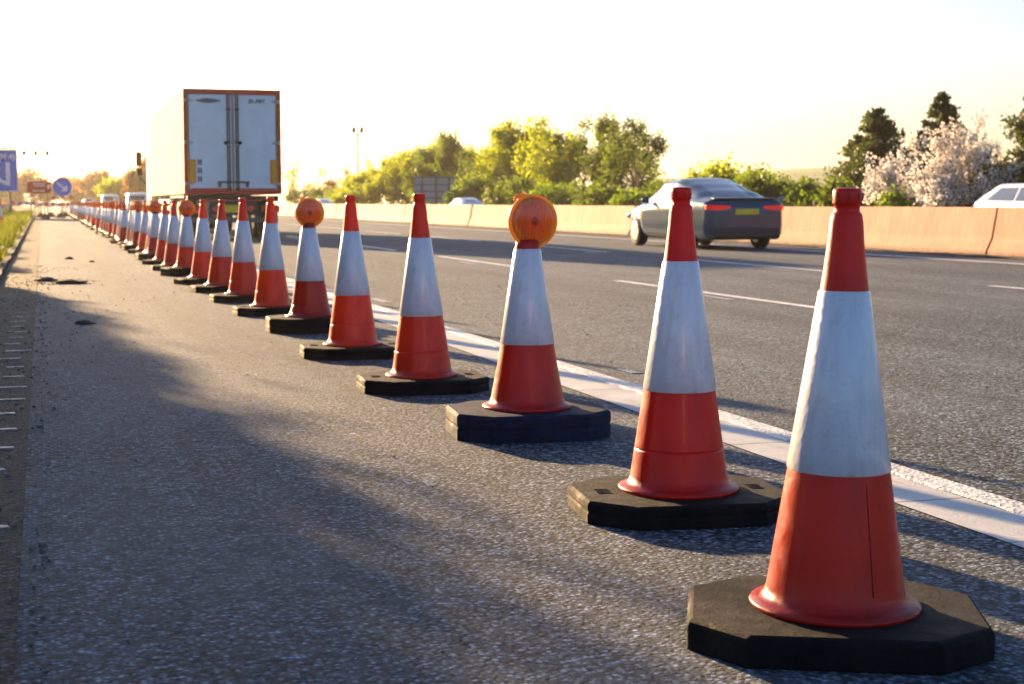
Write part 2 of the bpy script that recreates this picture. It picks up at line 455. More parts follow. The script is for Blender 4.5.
def make_cone(joint=False, lamped=False, bmat='rubber', double=False, hi=True):
    root = empty('traffic_cone', (0, 0, 0))
    a, b, ch = .325, .27, .125
    H = .11 if double else .07
    if double: prof = [(1, 0), (1, .045), (.985, .05), (.985, .056), (1, .06), (1, .098), (.97, .11)]
    elif not joint: prof = [(.995, 0), (1, .006), (1, .054), (.985, .066), (.96, .070)]
    else: prof = [(.995, 0), (1, .004), (1, .030), (.988, .034), (.988, .040), (1, .044), (1, .060), (.972, .070)]
    rings = []
    for s, z in prof:
        rings.append([(x * s, y * s, z) for x, y in octagon(a, b, ch)])
    rings.append([(x * .6, y * .6, rings[-1][0][2] + .002) for x, y in octagon(a, b, ch)])
    m = MB().loft(rings)
    # moulded grip bars and lettering-like ribs on the slab
    if joint and not double:
        for sx in (-1, 1):
            for k in range(4): m.box((sx * .245, -.04 + k * .022, H + .001), (.045, .007, .004), rz=.1 * sx)
    base = m.build('base', MAT[bmat], root, bevel=.004)
    z0 = 0.0 if not double else .0
    nseg = 56 if hi else 20
    body = [(.150, H + .001), (.187, H + .002), (.190, H + .008), (.187, H + .014), (.170, H + .018), (.157, H + .026), (.152, H + .045)]
    def rr(z): return .152 + (.053 - .152) * (z - .115) / (.775 - .115)
    for z in (.16,):
        if z > H + .05: body.append((rr(z), z))
    if joint: body += [(rr(.19), .19), (rr(.195), .195), (rr(.197), .197), (rr(.199) - .002, .199), (rr(.203) - .002, .203), (rr(.205), .205), (rr(.207), .207), (rr(.212), .212)]
    body += [(rr(z), z) for z in (.3, .383, .5, .6, .7, .775)]
    if lamped:
        body += [(.050, .79), (.047, .812), (.036, .815)]
    else:
        body += [(.047, .82), (.040, .88), (.0365, .925), (.034, .940), (.0325, .944), (.028, .949), (.0275, .962), (.031, .9635), (.0317, .967), (.0317, .990), (.030, .997), (.027, .9985), (.012, 1.0)]
    mb = MB().lathe(body, nseg)
    if not lamped and hi:      # small moulded ribs on the cap
        for k in range(8):
            t = 2 * math.pi * k / 8
            mb.box((.0310 * math.cos(t), .0310 * math.sin(t), .979), (.003, .006, .016), rz=t)
    mb.build('body', MAT['cone'], root)
    sl = [(rr(.383) + .0005, .381), (rr(.385) + .0028, .384), (rr(.58) + .0026, .58), (rr(.772) + .0028, .772), (rr(.775) + .0005, .776)]
    MB().lathe(sl, nseg, cap0=False, cap1=False).build('reflective_sleeve', MAT['sleeve'], root)
    return root

def make_lamp():
    root = empty('hazard_lamp', (0, 0, 0))
    # local origin = spigot base; disc centre .075 above
    M = Matrix.Translation((0, 0, .082)) @ Matrix.Rotation(R(90), 4, 'X')       # lathe axis z -> -y
    MB().lathe([(.040, -.045), (.075, -.040), (.098, -.026), (.107, -.006), (.112, .004), (.112, .014), (.108, .019), (.100, .017)], 40, M).build('housing', MAT['lamp_yellow'], root)
    MB().lathe([(.101, .012), (.099, .020), (.088, .025), (.060, .029), (.024, .031), (.013, .0315), (.011, .035), (.002, .035)], 40, M).build('lens', MAT['lens'], root)
    m = MB()
    for k in range(10):
        t0 = math.pi * k / 10; t1 = math.pi * (k + 1) / 10
        m.tube((-.03 + .034 * -math.cos(t0), .03, .165 + .028 * math.sin(t0)), (-.03 + .034 * -math.cos(t1), .03, .165 + .028 * math.sin(t1)), .008, n=8)
    m.tube((-.03, .03, .14), (-.03, .03, .182), .022, n=14)
    m.build('photocell_cap', MAT['lamp_yellow'], root)
    MB().box((0, .01, -.015), (.05, .05, .045)).build('spigot', MAT['black'], root, bevel=.006)
    return root

protoA = make_cone(False); protoB = make_cone(True); protoL = make_cone(False, True, 'rubber_blue', True); protoL2 = make_cone(True, True, 'rubber', True)
lamp0 = make_lamp()
FA = make_cone(False, hi=False); FL = make_cone(False, True, hi=False)
used = set()
def inst(proto):
    if proto.name in used: return copy_tree(proto)
    used.add(proto.name); return proto

pos = [(1.67, 3.02), (1.89, 4.42), (1.93, 6.13), (1.87, 7.76), (1.86, 9.58), (1.92, 11.55), (1.89, 13.39), (1.88, 15.23), (1.85, 16.96), (1.83, 18.7), (1.83, 20.85), (1.80, 22.6), (1.83, 24.8), (1.82, 26.67), (1.90, 28.5), (1.88, 30.3), (1.86, 32.2)]
random.seed(12)
yy = 34.1
while yy < 128: pos.append((1.92 + random.uniform(-.07, .07) + (yy - 34) * .003, yy)); yy += 1.85 + random.uniform(-.15, .15)
kinds = {0: 'A', 1: 'B', 2: 'L', 3: 'B', 4: 'B', 5: 'L2', 6: 'B', 7: 'B', 8: 'A', 9: 'A', 10: 'L2', 11: 'A', 12: 'A', 13: 'L2', 16: 'L2'}
rot = {0: -24, 1: -7, 2: -5, 3: -3, 4: -4, 5: -2, 6: 2}
TONE = {0: (.43, .012, .005), 1: (.56, .005, .003), 2: (.50, .012, .005), 3: (.66, .030, .006), 4: (.95, .045, .006), 5: (.34, .010, .004), 6: (.95, .04, .006), 7: (.72, .02, .005), 8: (.65, .015, .005), 9: (1.0, .04, .006)}
TL = [(.40, .010, .004), (.66, .016, .005), (.80, .025, .005), (.95, .045, .006)]
ordn = ['nearest', 'second', 'third', 'fourth', 'fifth', 'sixth', 'seventh', 'eighth', 'ninth', 'tenth', 'eleventh', 'twelfth', 'thirteenth', 'fourteenth', 'fifteenth', 'sixteenth', 'seventeenth']
clab = {0: 'tall red cone nearest the camera at the right, on a scuffed black octagonal base',
        1: 'red and white cone second from the camera, its black base lit orange at one end',
        2: 'third cone from the camera, topped by an orange lamp, on a doubled blue-black base',
        3: 'worn red cone fourth from the camera, a moulded seam round its lower half',
        4: 'bright red cone fifth from the camera, on a flat black base',
        5: 'dark red cone sixth from the camera, topped by a lamp, on a doubled base'}
for i, (x, y) in enumerate(pos):
    k = kinds.get(i)
    if k is None: k = 'FL' if i % 3 == 2 else 'FA'
    src = {'A': protoA, 'B': protoB, 'L': protoL, 'L2': protoL2, 'FA': FA, 'FL': FL}[k]
    o = inst(src)
    o.location = (x, y, .0); rz = rot.get(i, random.uniform(-15, 28))
    tilt = (random.uniform(-.014, .014), random.uniform(-.018, .018)) if i > 1 else (0.0, .012 * (i == 0))
    o.rotation_euler = (0, 0, R(rz))
    if i == 1: o.scale = (1, 1, 1.015)
    for ch in kids(o):
        if ch.name.split('.')[0] == 'body': ch.color = (*TONE.get(i, random.choice(TL)), 1)
        if ch.name.split('.')[0] != 'base': ch.rotation_euler = (tilt[0], tilt[1], 0)
    if i < 6: lab = clab[i]
    elif i < len(ordn): lab = ordn[i] + ' traffic cone from the camera in the row' + (', carrying an orange lamp' if 'L' in k else ', with a plain red tip')
    else: lab = 'small distant red and white cone at the far end of the row'
    tag(o, lab, 'traffic cone', 'traffic cones in a line along the hard shoulder')
    if 'L' in k:
        l = inst(lamp0)
        l.location = (x + (.02 if i == 2 else 0), y, .808); l.rotation_euler = (0, 0, R({2: 8, 5: 2}.get(i, random.uniform(-20, 20))))
        if i == 2: ll = 'large round orange lamp on the third cone from the camera'
        elif i == 5: ll = 'round orange lamp on the sixth cone from the camera, just right of the lorry'
        elif i < len(ordn): ll = 'small orange lamp on the ' + ordn[i] + ' cone from the camera'
        else: ll = 'tiny orange lamp on a distant cone at the far end of the row'
        tag(l, ll, 'hazard lamp', 'orange lamps on top of the cones')
# moulded seam line and panel on the nearest cone
near = [o for o in bpy.data.objects if o.get('label', '') == clab[0]][0]
m = MB()
def rr(z): return .152 + (.053 - .152) * (z - .115) / (.775 - .115)
def on(t, z, e=.0016): r = rr(z) + e; return Vector((r * math.cos(t), r * math.sin(t), z))
def strip(pts, w=.0022):
    for a, b in zip(pts, pts[1:]): m.tube(a, b, w, n=5)
ta, tb = R(-112), R(-138)
tc = R(-112 + 24 - 20)
strip([on(R(-62), .125 + .03 * k) for k in range(9)], .0011)
m.build('moulded_seam', simple('dark_red_seam', (.05, .006, .004), .6), near)

# lone cone on the left verge, far off
o = copy_tree(FA); o.location = (-1.45, 57.9, bank(-1.45, 57.9)); tag(o, 'red and white cone standing alone on the left grass verge', 'traffic cone')

# ------------------------------------------------------------------ concrete central barrier
def make_barrier():
    L = 5.93
    prof = [(-.30, 0), (-.30, .07), (-.185, .32), (-.095, .86), (-.08, .875), (.08, .875), (.095, .86), (.185, .32), (.30, .07), (.30, 0)]
    rings = []
    ys = [0, .012] + [L * k / 12 for k in range(1, 12)] + [L - .012, L]
    for y in ys:
        s = .985 if y in (0, L) else 1
        rings.append([(x * s, y, z * (.997 if s < 1 else 1)) for x, z in prof])
    m = MB().loft(rings)
    o = m.build('concrete_barrier', MAT['concrete'])
    rr_ = [[(x * .78, y, z * .97 - .01 if z > .1 else z + .002) for x, z in prof] for y in (L - .01, L + .07)]
    MB().loft(rr_).build('gap_shade', MAT['black'], o)  # black insert added to stand for the shade in the gap between blocks
    return o
bar0 = make_barrier(); random.seed(21)
bl = {}
for k in range(-1, 26):
    o = bar0 if k == -1 else copy_tree(bar0)
    o.location = (16.75 + random.uniform(-.03, .03), 24.38 + 5.99 * k, random.uniform(-.006, .008))
    o.rotation_euler = (0, random.uniform(-.006, .006), random.uniform(-.002, .002))
    if k == -1: lab = 'concrete barrier block cut off by the right edge of the photo'
    elif k == 0: lab = 'concrete barrier block behind the nearest cone, between the two jagged joints'
    elif k == 1: lab = 'concrete barrier block just right of the passing car'
    elif k == 2: lab = 'concrete barrier block mostly hidden behind the passing silver car'
    elif k == 3: lab = 'concrete barrier block just left of the passing silver car'
    elif k == 4: lab = 'concrete barrier block right behind the large orange lamp'
    elif k == 5: lab = 'concrete barrier block just left of the large orange lamp, below the white car roof'
    else: lab = 'small distant concrete barrier block between the fourth cone and the lorry'
    tag(o, lab, 'concrete barrier', 'concrete blocks along the central reserve')

# ------------------------------------------------------------------ vehicles
def interp(tab, y):
    if y <= tab[0][0]: return tab[0][1]
    for (a, va), (b, vb) in zip(tab, tab[1:]):
        if y <= b:
            t = (y - a) / (b - a); t = t * t * (3 - 2 * t) * .35 + t * .65
            return va + (vb - va) * t
    return tab[-1][1]

MAT['car_blue'] = simple('metallic_blue_grey_paint', (.035, .07, .11), .16, 0.0, var=.04, spec=.5)
MAT['car_white'] = simple('white_car_paint', (.75, .76, .78), .3, 0, var=.03, coat=.8, coatr=.05)
MAT['glass'] = simple('dark_car_glass', (.02, .03, .04), .04, 0, var=.05, spec=1.0, coat=1.0, coatr=.02)
MAT['tyre'] = simple('tyre_rubber', (.02, .02, .02), .8)
MAT['rim'] = simple('alloy_rim', (.5, .5, .52), .3, .9)
MAT['red_lens'] = simple('red_tail_light', (.55, .01, .015), .2, coat=1.0)
MAT['plate_yellow'] = simple('yellow_number_plate', (.75, .55, .02), .45)
MAT['plate_white'] = simple('white_number_plate', (.75, .75, .72), .45)
def emis(name, col, s):
    n = N(name); n.set(col=col, rough=.3); n.p.inputs['Emission Color'].default_value = (*col, 1); n.p.inputs['Emission Strength'].default_value = s; return n.m
MAT['tail_lit'] = emis('lit_tail_light', (.7, .01, .012), .10)
MAT['head'] = simple('headlamp_glass', (.6, .62, .65), .1, coat=1.0)

def make_car(paint, L=4.7, W=1.83, H=1.43, saloon=True, lit=False, van=False):
    """origin at ground under rear bumper centre, nose toward +Y"""
    root = empty('car', (0, 0, 0))
    h = W / 2
    if van:
        top = [(0, 1.0), (.03, 1.5), (.12, H - .03), (.4, H), (L - 1.9, H), (L - 1.3, H - .12), (L - .75, 1.12), (L - .15, .92), (L, .62)]
        belt = [(0, .95), (L * .5, .95), (L - .9, 1.0), (L - .15, .86), (L, .58)]
    elif saloon:
        top = [(0, .93), (.04, 1.02), (.10, 1.045), (.55, 1.07), (.95, 1.22), (1.45, 1.375), (2.0, H), (2.7, H - .015), (3.15, 1.30), (3.75, .99), (4.3, .86), (L - .08, .72), (L, .60)]
        belt = [(0, .90), (.1, .97), (.6, .985), (2.5, .95), (3.6, .90), (4.3, .80), (L - .08, .66), (L, .56)]
    else:
        top = [(0, .95), (.05, 1.05), (.25, 1.22), (.6, 1.40), (1.0, H), (2.0, H + .01), (2.5, H - .10), (3.1, 1.10), (3.2, 1.0), (L - .4, .86), (L - .05, .68), (L, .58)]
        belt = [(0, .92), (.1, .98), (2.5, .94), (3.1, .92), (L - .4, .80), (L - .05, .64), (L, .55)]
    wid = [(0, h * .88), (.12, h * .965), (.7, h), (L - 1.3, h), (L - .5, h * .94), (L - .1, h * .80), (L, h * .70)]
    def S(u, v):
        y = u
        zt = interp(top, y); zb = min(interp(belt, y), zt - .005); wb = interp(wid, y)
        cab = max(0, min(1, (zt - zb) / .35))
        wt = wb * (.86 - .17 * cab) if not van else wb * .88
        sill = .20 + .10 * max(0, 1 - y / .25) * .3
        pts = [(wb * .90, sill), (wb * .985, sill + .12), (wb, .52), (wb * .985, zb * .5 + .42), (wb * .955, zb), (wt, zt - .075 * cab - .006), (wt * .82, zt - .02 * cab - .002), (wt * .4, zt), (0, zt + .006)]
        t = v * (len(pts) - 1); i = min(int(t), len(pts) - 2); t -= i
        a, b = pts[i], pts[i + 1]
        return Vector((a[0] + (b[0] - a[0]) * t, y, a[1] + (b[1] - a[1]) * t))
    ys = sorted(set([0, .02, .05, .09, .14] + [L * k / 46 for k in range(1, 46)] + [L - .14, L - .08, L - .04, L - .015, L]))
    vs_ = [k / 24 for k in range(25)]
    rings = []
    wheels_y = (.98, L - .88) if not van else (.95, L - .85)
    for y in ys:
        half = [S(y, v) for v in vs_]
        for p in half[:7]:
            for wy in wheels_y:   # wheel arches cut upward
                d = abs(y - wy)
                if d < .36:
                    a = math.sqrt(.36 ** 2 - d * d) + .30
                    if p.z < a: p.z = a
        ring = [Vector((-p.x, p.y, p.z)) for p in half[:-1]] + [half[-1]] + [p for p in reversed(half[:-1])]
        rings.append(ring)
    m = MB()
    # rounded tail and nose: shrunken rings closing the ends
    def shrink(r, s, dy, cz): return [Vector((p.x * s, p.y + dy, cz + (p.z - cz) * s)) for p in r]
    r0 = [shrink(rings[0], .30, -.055, .62), shrink(rings[0], .75, -.052, .62), shrink(rings[0], .93, -.035, .62)]
    r1 = [shrink(rings[-1], .93, .03, .42), shrink(rings[-1], .7, .05, .42), shrink(rings[-1], .3, .055, .42)]
    m.loft(r0 + rings + r1, True, True, True)
    m.build('body', paint, root)
    def patch(name, mat, us, vr, off=.006, sides=(1, -1), sub=8, parent=root):
        out = None
        for sgn in sides:
            mm = MB(); vs = []; fs = []
            for i in range(sub + 1):
                t = i / sub
                for j in range(sub + 1):
                    q = j / sub
                    v = vr[0] + (vr[1] - vr[0]) * q
                    u = (us[0] + (us[2] - us[0]) * q) * (1 - t) + (us[1] + (us[3] - us[1]) * q) * t
                    p = S(u, v); e = .01
                    n_ = (S(u + e, v) - S(u - e, v)).cross(S(u, min(1, v + e)) - S(u, v - e))
                    if n_.length > 0: n_.normalize()
                    if n_.dot(Vector((p.x * .6, 0, p.z - .4))) < 0: n_ = -n_
                    p = p + n_ * off
                    vs.append((p.x * sgn, p.y, p.z))
            for i in range(sub):
                for j in range(sub):
                    a = i * (sub + 1) + j; fs.append((a, a + 1, a + sub + 2, a + sub + 1))
            mm.add(vs, fs, True); out = mm.build(name, mat, parent)
        return out
    def across(name, mat, y0, y1, inset=.88):
        mm = MB(); vs = []; fs = []; nn = 14
        for i in range(9):
            u = y0 + (y1 - y0) * i / 8
            P = [S(u, .66), S(u, .76), S(u, .88), S(u, 1)]
            zt = interp(top, u)
            wt = S(u, .68).x * inset
            for j in range(nn + 1):
                x = (j / nn * 2 - 1)
                zz = zt + .012 - .05 * abs(x) ** 3
                vs.append((x * wt, u, zz))
        for i in range(8):
            for j in range(nn): a = i * (nn + 1) + j; fs.append((a, a + 1, a + nn + 2, a + nn + 1))
        mm.add(vs, fs, True); return mm.build(name, mat, root)
    if saloon:
        patch('side_window', MAT['glass'], (.95, 2.2, 1.45, 2.15), (.515, .615)); patch('side_window', MAT['glass'], (2.27, 3.45, 2.22, 2.95), (.515, .615))
        across('rear_window', MAT['glass'], .62, 1.42); across('windscreen', MAT['glass'], 3.0, 3.68)
    elif van:
        patch('side_window', MAT['glass'], (L - 2.2, L - 1.05, L - 2.2, L - 1.5), (.52, .61))
        across('windscreen', MAT['glass'], L - 1.5, L - .8)
        MB().box((0, -.012, 1.35), (W * .66, .02, .38)).build('rear_window', MAT['glass'], root, bevel=.01)
    else:
        patch('side_window', MAT['glass'], (.5, 1.55, .85, 1.5), (.515, .615)); patch('side_window', MAT['glass'], (1.62, 2.95, 1.58, 2.4), (.515, .615))
        across('rear_window', MAT['glass'], .12, .52); across('windscreen', MAT['glass'], 2.45, 3.1)
    # tail lights, plate, bumper details
    tm = MAT['tail_lit'] if lit else MAT['red_lens']
    for s in (-1, 1):
        mm = MB(); pts = []
        for q in range(7):
            t = q / 6; x = s * (h * .40 + (h * .545) * t); y = -.048 + .20 * max(0, t - .6) ** 2 * 3.4
            pts.append((x, y, .845 - .045 * min(1, t * 2) + .02 * t, .895 + .02 * t))
        mm.loft([[(x, y - .02, z0), (x, y - .02, z1), (x, y + .06, z1), (x, y + .06, z0)] for x, y, z0, z1 in pts], smooth=False)
        mm.build('tail_light', tm, root, bevel=.006)
        MB().box((s * h * .66, L + .0, .66), (.34, .10, .11), rz=-s * .35).build('headlight', MAT['head'], root, bevel=.02)
        m = MB(); m.box((s * (h + .07), L - 1.65 if saloon else L - 1.55, 1.0), (.17, .09, .11)); m.build('door_mirror', paint, root, bevel=.025)
    MB().box((0, -.065, .78 if saloon else .6), (.52, .02, .115)).build('number_plate', MAT['plate_yellow'], root)
    MB().box((0, -.045, .34), (W * .82, .07, .20)).build('rear_bumper', MAT['black'], root, bevel=.035)
    if saloon: MB().box((0, .06, 1.05), (W * .78, .13, .018), rx=.12).build('boot_lip', MAT['black'], root, bevel=.006)
    for wy in wheels_y:
        for s in (-1, 1):
            M = Matrix.Translation((s * (h - .11), wy, .325)) @ Matrix.Rotation(R(90), 4, 'Y')
            tyre = MB().lathe([(.20, -.10), (.30, -.105), (.322, -.08), (.325, 0), (.322, .08), (.30, .105), (.20, .10)], 32, M).build('wheel', MAT['tyre'], root)
            mm = MB(); mm.lathe([(.205, -.107), (.20, -.113), (.19, -.112)], 28, M).lathe([(.19, .112), (.20, .113), (.205, .107)], 28, M)
            for k in range(5):
                t = 2 * math.pi * k / 5
                mm.box((s * (h - .11) + s * .114, wy + .10 * math.cos(t), .325 + .10 * math.sin(t)), (.012, .18, .035), rx=t)
            mm.build('rim', MAT['rim'], tyre)
    # dark underbody so that arches read dark
    MB().box((0, L / 2, .34), (W * .80, L * .93, .26)).build('underbody', MAT['chassis'], root)
    return root

car = make_car(MAT['car_blue'], H=1.49, lit=True)
car.location = (13.72, 28.75, 0.0)
tag(car, 'blue-grey saloon car driving away in the far lane with red tail lights', 'car')

w1 = make_car(MAT['car_white'], L=4.2, W=1.78, H=1.40, saloon=False)
w1.location = (21.4, 31.1, 0); w1.rotation_euler = (0, 0, R(180))
tag(w1, 'white car beyond the barrier at the right edge of the photo', 'car')
w2 = copy_tree(w1); w2.location = (27.6, 103, -.12); tag(w2, 'white car roof behind the barrier, below the back of the road sign', 'car')
w3 = copy_tree(w1); w3.location = (26.0, 150, -.1); tag(w3, 'tiny white car roof beside the lamp of the sixth cone', 'car')
van = make_car(MAT['car_white'], L=4.9, W=1.9, H=1.80, saloon=False, van=True)
van.location = (7.97, 138, 0); tag(van, 'white van ahead of the lorry, its roof above the distant cones', 'van')
v2 = copy_tree(van); v2.location = (6.97, 170, 0); tag(v2, 'second white vehicle left of the van above the distant cones', 'van')
v3 = copy_tree(w1); v3.location = (5.4, 190, 0); v3.rotation_euler = (0, 0, 0); tag(v3, 'farthest white car above the distant cones, near the round sign', 'car')

# ------------------------------------------------------------------ lorry
MAT['trailer_white'] = simple('white_trailer_panel', (.60, .57, .38), .9, var=.05, sc=1.5, spec=.08)
MAT['door_white'] = simple('trailer_door_panel', (.60, .74, .80), .4, var=.08, sc=2.0)
MAT['frame_red'] = simple('red_brown_trailer_frame', (.48, .04, .008), .5)
MAT['red_tape'] = simple('red_marker', (.65, .03, .03), .4)
MAT['orange_marker'] = simple('orange_marker_board', (.75, .18, .01), .45)
MAT['yellow_marker'] = simple('yellow_marker_board', (.62, .38, .01), .45)
MAT['print'] = simple('dark_grey_print', (.10, .13, .15), .5)
MAT['cab_yellow'] = simple('cab_paint', (.7, .66, .55), .4)

def text_obj(name, s, size, mat, parent, M, depth=.004, bold=0.0):
    cu = bpy.data.curves.new(name, 'FONT'); cu.body = s; cu.size = size; cu.extrude = depth; cu.align_x = 'CENTER'; cu.align_y = 'CENTER'; cu.offset = bold
    tmp = bpy.data.objects.new(name, cu); scn.collection.objects.link(tmp)
    dg = bpy.context.evaluated_depsgraph_get(); me = bpy.data.meshes.new_from_object(tmp.evaluated_get(dg))
    bpy.data.objects.remove(tmp)
    me.name = name; me.transform(M); me.materials.clear(); me.materials.append(mat)
    o = bpy.data.objects.new(name, me); scn.collection.objects.link(o); o.parent = parent; return o
FACE = Matrix.Rotation(R(90), 4, 'X')     # text plane facing -Y

def make_lorry():
    r = empty('lorry', (4.85, 41.3, 0), 0, 'white articulated lorry with two tall rear doors, driving ahead of the cones', 'lorry')
    TL, HB, HT, w_ = 13.4, 1.18, 3.93, 2.55
    zc, hh = (HB + HT) / 2, HT - HB
    MB().box((0, TL / 2 + .03, zc), (w_ - .03, TL - .06, hh)).build('trailer_body', MAT['trailer_white'], r, bevel=.02)
    # red frame
    m = MB()
    for s in (-1, 1): m.box((s * (w_ / 2 - .045), -.005, zc), (.09, .09, hh))
    m.box((0, -.007, HT - .07), (w_ - .18, .09, .14)); m.box((0, -.006, HB + .05), (w_ - .18, .09, .10))
    m.build('rear_frame', MAT['frame_red'], r, bevel=.006)
    for s in (-1, 1):
        d = MB().box((s * .575, -.045, zc + .0), (1.10, .04, hh - .30)).build('rear_door', MAT['door_white'], r, bevel=.008)
        for z in (3.62, 2.53, 1.45):
            m = MB(); m.box((s * (w_ / 2 - .14), -.075, z), (.22, .03, .05)); m.tube((s * (w_ / 2 - .045), -.07, z - .05), (s * (w_ / 2 - .045), -.07, z + .05), .025)
            m.build('hinge', MAT['metal'], d, bevel=.004)
        m = MB()
        for x in (s * .085, s * .14): m.tube((x, -.085, HB + .10), (x, -.085, HT - .13), .019)
        for z in (1.5, 2.55, 3.4): m.box((s * .11, -.075, z), (.12, .03, .05))
        m.build('locking_bar', MAT['dark_metal'], d)
        MB().lathe([(.05, 0), (.05, .04), (.03, .05)], 14, Matrix.Translation((s * .19, -.08, 2.53)) @ Matrix.Rotation(R(90), 4, 'X')).build('door_buffer', MAT['black'], d)
        m = MB(); m.box((s * .22, -.10, 1.50), (.40, .03, .05)); m.box((s * .36, -.10, 1.44), (.08, .03, .14)); m.build('door_handle', MAT['dark_metal'], d, bevel=.006)
        mk = MB().box((s * (w_ / 2 - .20), -.072, 1.78), (.21, .012, .62)).build('marker_board', MAT['orange_marker'], r)
        MB().box((s * (w_ / 2 - .205), -.080, 1.78), (.10, .008, .56)).build('yellow_panel', MAT['yellow_marker'], mk)
        for k in range(3):
            MB().box((s * (.18 + k * .52), -.06, HT - .03), (.10, .03, .05)).build('marker_light', MAT['red_lens'], r, bevel=.005)
        MB().box((s * .575, -.072, HB + .135), (1.05, .01, .05)).build('reflective_tape', MAT['red_tape'], r)
        lc = MB().box((s * .98, -.02, .80), (.46, .06, .16)).build('tail_light_cluster', MAT['red_lens'], r, bevel=.01)
        MB().box((s * 1.05, -.055, .72), (.30, .012, .05)).build('lit_tail_lamp', MAT['tail_lit'], lc)
    text_obj('door_lettering', 'JEL.MET', .13, MAT['print'], r, Matrix.Translation((.64, -.068, 3.62)) @ FACE, bold=.006)
    m = MB(); m.lathe([(.26, 0), (.26, .004)], 24, Matrix.Translation((-.62, -.068, 3.62)) @ FACE @ Matrix.Diagonal((1, .24, 1, 1))); m.box((-.62, -.07, 3.62), (.62, .006, .05))
    m.build('door_emblem', MAT['print'], r)
    m = MB()
    for k in range(3):
        for j in range(2): m.box((-.90 + j * .065, -.069, 1.58 + k * .22), (.045, .006, .15))
        m.box((-.87, -.070, 1.58 + k * .22), (.10, .006, .03))
    m.build('vertical_lettering', MAT['print'], r)
    # underneath
    m = MB(); m.box((0, TL / 2, 1.05), (.9, TL, .24)); m.box((0, .15, 1.07), (2.4, .25, .16)); m.build('chassis', MAT['chassis'], r)
    m = MB(); m.box((0, .06, .50), (2.35, .10, .13)); m.box((-.6, .10, .78), (.08, .08, .5)); m.box((.6, .10, .78), (.08, .08, .5)); m.build('underrun_bar', MAT['dark_metal'], r, bevel=.01)
    m = MB().box((0, .03, .80), (1.25, .03, .34)).build('plate_carrier', simple('dirty_grey_panel', (.05, .05, .05), .8), r)
    MB().box((0, .005, .80), (.50, .02, .20)).build('number_plate', MAT['plate_yellow'], r)
    MB().box((0, .004, 1.02), (1.5, .02, .03)).build('red_strip', MAT['red_tape'], r)
    for s in (-1, 1):
        MB().lathe([(.09, 0), (.09, .03), (.07, .035)], 16, Matrix.Translation((s * .47, .02, .80)) @ FACE).build('round_lamp', MAT['red_lens'], r)
        MB().box((s * .98, .62, .55), (.55, .02, .70)).build('mud_flap', MAT['black'], r)
        MB().box((s * (w_ / 2 - .30), 2.6, 1.12), (.55, 4.2, .05)).build('mudguard', MAT['chassis'], r)
        m = MB()
        for z in (.55, .80, 1.0): m.box((s * (w_ / 2 - .04), 7.4, z), (.04, 4.4, .11))
        for y in (5.4, 7.4, 9.4): m.box((s * (w_ / 2 - .08), y, .8), (.05, .08, .7))
        m.build('side_guard', MAT['metal'], r)
        for y in (1.35, 2.65, 3.95):
            M = Matrix.Translation((s * (w_ / 2 - .24), y, .50)) @ Matrix.Rotation(R(90), 4, 'Y')
            t = MB().lathe([(.28, -.18), (.46, -.19), (.50, -.15), (.50, .15), (.46, .19), (.28, .18)], 30, M).build('wheel', MAT['tyre'], r)
            MB().lathe([(.27, -.19), (.20, -.16), (.20, .16), (.27, .19)], 24, M).build('rim', MAT['rim'], t)
        for y in (11.2, 15.0):
            M = Matrix.Translation((s * (w_ / 2 - .24), y, .50)) @ Matrix.Rotation(R(90), 4, 'Y')
            t = MB().lathe([(.28, -.18), (.46, -.19), (.50, -.15), (.50, .15), (.46, .19), (.28, .18)], 30, M).build('wheel', MAT['tyre'], r)
            MB().lathe([(.27, -.19), (.20, -.16), (.20, .16), (.27, .19)], 24, M).build('rim', MAT['rim'], t)
    cab = MB(); cab.loft([[(-1.22, 13.6, .55), (1.22, 13.6, .55), (1.22, 13.6, 3.3), (-1.22, 13.6, 3.3)], [(-1.24, 14.0, .45), (1.24, 14.0, .45), (1.24, 14.0, 3.65), (-1.24, 14.0, 3.65)],
                          [(-1.24, 15.5, .40), (1.24, 15.5, .40), (1.24, 15.5, 3.55), (-1.24, 15.5, 3.55)], [(-1.18, 15.95, .42), (1.18, 15.95, .42), (1.18, 15.8, 3.2), (-1.18, 15.8, 3.2)]])
    c = cab.build('cab', MAT['cab_yellow'], r, bevel=.05)
    for s in (-1, 1):
        m = MB()
        pts = [(s * 1.27, 15.3, 2.95), (s * 1.42, 15.32, 2.92), (s * 1.53, 15.32, 2.75)]
        for a, b in zip(pts, pts[1:]): m.tube(a, b, .025)
        m.tube((s * 1.27, 15.3, 1.62), (s * 1.50, 15.32, 1.85), .025)
        m.box((s * 1.52, 15.3, 2.50), (.20, .09, .50)); m.box((s * 1.50, 15.3, 2.05), (.20, .09, .26))
        m.build('door_mirror', MAT['black'], c, bevel=.015)
    return r
make_lorry()

# ------------------------------------------------------------------ signs and poles
MAT['sign_blue'] = simple('blue_sign_face', (.0, .15, .62), .6, var=.06, spec=.1)
MAT['sign_white'] = simple('white_sign_vinyl', (.8, .8, .8), .4)
MAT['sign_red'] = simple('red_sign_face', (.45, .008, .012), .6, spec=.1)
MAT['sign_back'] = simple('blue_grey_sign_back', (.20, .30, .36), .5, .1)
MAT['yellow_steel'] = simple('yellow_painted_steel', (.75, .6, .2), .5)

def poly_bar(mb, pts, wd, y, z0=0):
    for (a, b) in zip(pts, pts[1:]):
        d = Vector((b[0] - a[0], 0, b[1] - a[1])); L = d.length; ang = math.atan2(d.z, d.x)
        mb.box(((a[0] + b[0]) / 2, y, (a[1] + b[1]) / 2), (L, .006, wd), ry=-ang)

